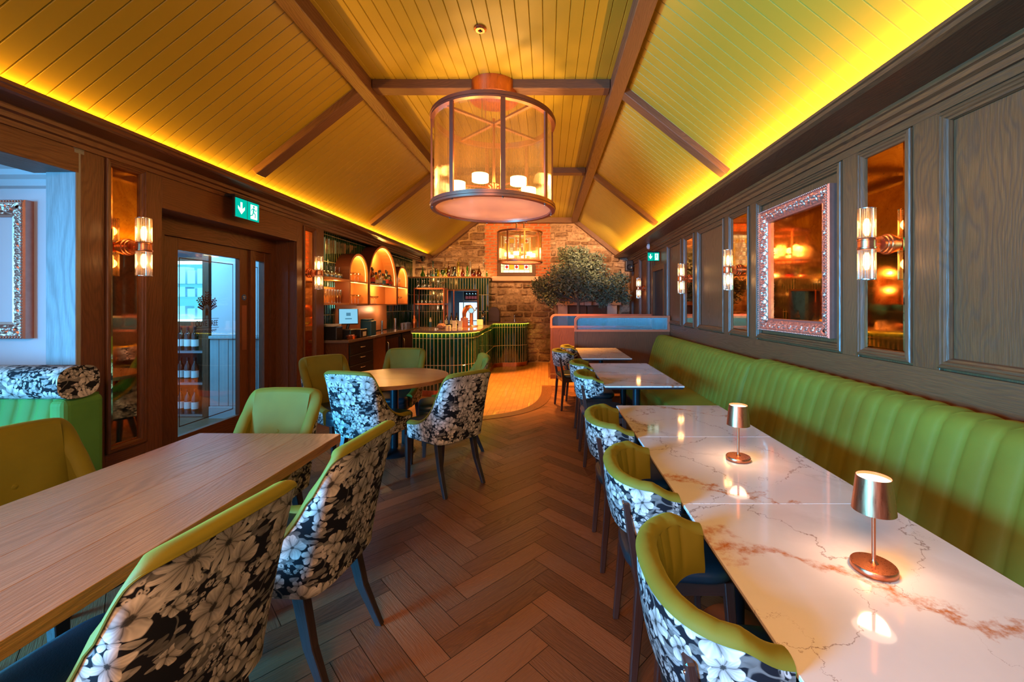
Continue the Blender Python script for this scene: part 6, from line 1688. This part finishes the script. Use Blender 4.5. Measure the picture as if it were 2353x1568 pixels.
for i, (x, y, rz, lb) in enumerate(BIS):
    o = bis if i == 0 else dup(bis, (0, 0, 0)); o.location = (x, y, 0); o.rotation_euler = (0, 0, R(rz)); tag(o, lb, 'chair', 'floral-banded bistro chairs facing the bench')

# ------------------------------------------------------------------ tables
def marble_table(x0, x1, y0, y1, label, off):
    t_ = thing('marble_table', label, 'table', ((x0 + x1) / 2, (y0 + y1) / 2, 0), group='white veined marble tables along the bench')
    W, D = (x1 - x0) / 2, (y1 - y0) / 2; g = 0.0012
    m = MB(); m.bx(-W, W, -D + g, D - g, 0.738, 0.75)
    # continuous vein map: UV from world position
    m.uv = [[(m.v[i][0] + off[0], m.v[i][1] + (y0 + y1) / 2 * 1.0 + off[1]) for i in f] for f in m.f]
    m.build('tabletop', 'marble', t_, bevel=0.0015)
    m = MB(); m.bx(-W + .008, W - .008, -D + .008, D - .008, 0.722, 0.738); m.build('underboard', 'black', t_)
    m = MB(); m.lathe([(0, 0.722), (0.13, 0.722), (0.13, 0.712), (0.036, 0.70), (0.036, 0.03), (0.0, 0.03)], seg=28); m.build('column', 'blackmetal', t_)
    m = MB(); m.lathe([(0, 0), (0.15, 0), (0.152, 0.006), (0.145, 0.014), (0.05, 0.03), (0, 0.032)], seg=40); m.build('base', 'bronze', t_)
    return t_
TX0, TX1 = 0.487, 1.208
marble_table(TX0, TX1, 0.742, 1.478, 'near marble table with the larger copper lamp and a thick rust-coloured vein', (2.05, 0.6))
marble_table(TX0, TX1, 1.478, 2.222, 'marble table holding the farther copper lamp', (4.4, 1.7))
marble_table(TX0, TX1, 2.222, 2.908, 'marble table without a lamp, last of the near row', (7.7, 0.3))
marble_table(0.50, 1.195, 3.58, 4.25, 'nearer of the two middle marble tables', (1.7, 5.3))
marble_table(0.50, 1.195, 4.25, 4.96, 'farther of the two middle marble tables', (9.3, 3.1))
marble_table(0.455, 1.11, 5.39, 6.68, 'farthest long marble table, against the booth screen', (3.1, 8.2))

t_ = thing('oak_table', 'long rectangular oak table in the left foreground', 'table', (-1.552, 1.38, 0), R(-0.9))
m = MB()
for k, (a, b) in enumerate(((-0.395, -0.20), (-0.20, 0.0), (0.0, 0.19), (0.19, 0.395))):
    m.bx(a + (0.0003 if k else 0), b, -0.90, 0.90, 0.706, 0.75, grain=1)
m.build('tabletop', 'tabletop', t_, bevel=0.0012)
for yy in (-0.51, 0.53):
    m = MB()
    m.bx(-0.15, -0.09, yy - .035, yy + .035, 0.03, 0.70); m.bx(0.10, 0.16, yy - .035, yy + .035, 0.03, 0.70); m.bx(-0.22, 0.22, yy - .04, yy + .04, 0, 0.03); m.bx(-0.30, 0.30, yy - .04, yy + .04, 0.69, 0.706)
    m.build('trestle_leg', 'blackmetal', t_, bevel=0.002)
t_ = thing('round_table', 'round oak pedestal table in front of the bar', 'table', (-1.52, 4.08, 0))
m = MB(); 
Rr = 0.525
for (a, b) in ((-0.525, -0.2), (-0.2, 0.16), (0.16, 0.525)):       # three glued planks cut to a disc
    pts = []
    n = 26
    f0, f1 = math.acos(max(-1, min(1, b / Rr))), math.acos(max(-1, min(1, a / Rr)))
    pts += [(Rr * math.cos(f0 + (f1 - f0) * k / n), Rr * math.sin(f0 + (f1 - f0) * k / n)) for k in range(n + 1)]
    pts += [(Rr * math.cos(-f1 + (f1 - f0) * k / n), Rr * math.sin(-f1 + (f1 - f0) * k / n)) for k in range(n + 1)]
    m.prism([(p[1], -p[0]) for p in pts], 0.715, 0.75)
m.build('tabletop', 'tabletop', t_)
m = MB(); m.lathe([(0, 0.715), (0.15, 0.715), (0.15, 0.70), (0.038, 0.69), (0.038, 0.04), (0, 0.04)], seg=28); m.build('column', 'blackmetal', t_)
m = MB(); m.lathe([(0, 0), (0.20, 0), (0.202, 0.01), (0.19, 0.02), (0.06, 0.045), (0, 0.045)], seg=40); m.build('base', 'blackmetal', t_)

# ------------------------------------------------------------------ table lamps
def lamp(x, y, label):
    t_ = thing('table_lamp', label, 'lamp', (x, y, 0.7505), group='small copper table lamps')
    m = MB(); m.lathe([(0, 0), (0.052, 0), (0.053, 0.002), (0.053, 0.014), (0.051, 0.017), (0.0, 0.019)], seg=48); m.build('base', 'copper', t_)
    m = MB(); m.lathe([(0.012, 0.018), (0.006, 0.024), (0.0048, 0.03), (0.0048, 0.185), (0.0, 0.187)], seg=16); m.build('stem', 'copper', t_)
    m = MB(); m.lathe([(0.050, 0.160), (0.040, 0.252), (0.0388, 0.252), (0.0488, 0.160), (0.050, 0.160)], seg=48); m.build('lamp_shade', 'copper', t_)
    m = MB(); m.lathe([(0, 0.236), (0.0395, 0.236), (0.0395, 0.244), (0, 0.245)], seg=40); m.build('top_diffuser', 'lampglow', t_)
    m = MB(); m.lathe([(0, 0.163), (0.048, 0.163), (0.048, 0.167), (0, 0.167)], seg=40); m.build('under_diffuser', 'lampglow', t_)
    spot('lamp_beam', (0, 0, 0.158), 3.6, (1, 0.58, 0.32), (0, 0, -1), 150, 0.7, 0.035, t_)
    return t_
lamp(0.880, 1.897, 'small copper table lamp farther along the marble tables')
lamp(0.882, 1.112, 'larger-looking copper table lamp on the nearest marble table')

# ------------------------------------------------------------------ rows of like things: say which one, counted as the photo shows them
ORD = ['leftmost', 'second', 'third', 'fourth', 'fifth', 'sixth', 'seventh', 'eighth', 'ninth']
rows = {}
for o in SC.objects:
    if o.parent is None and o.get('category') in ('glass', 'bottle', 'jar') and o.get('group') and 'cluster' not in o['label']:
        rows.setdefault((o['group'], o['label']), []).append(o)
for (g_, l_), os_ in rows.items():
    if 1 < len(os_) <= 9:
        os_.sort(key=lambda o: o.location.x / o.location.y)
        for k, o in enumerate(os_):
            o['label'] = l_ + (', leftmost' if k == 0 else ', rightmost' if k == len(os_) - 1 else ', %s from left' % ORD[k])
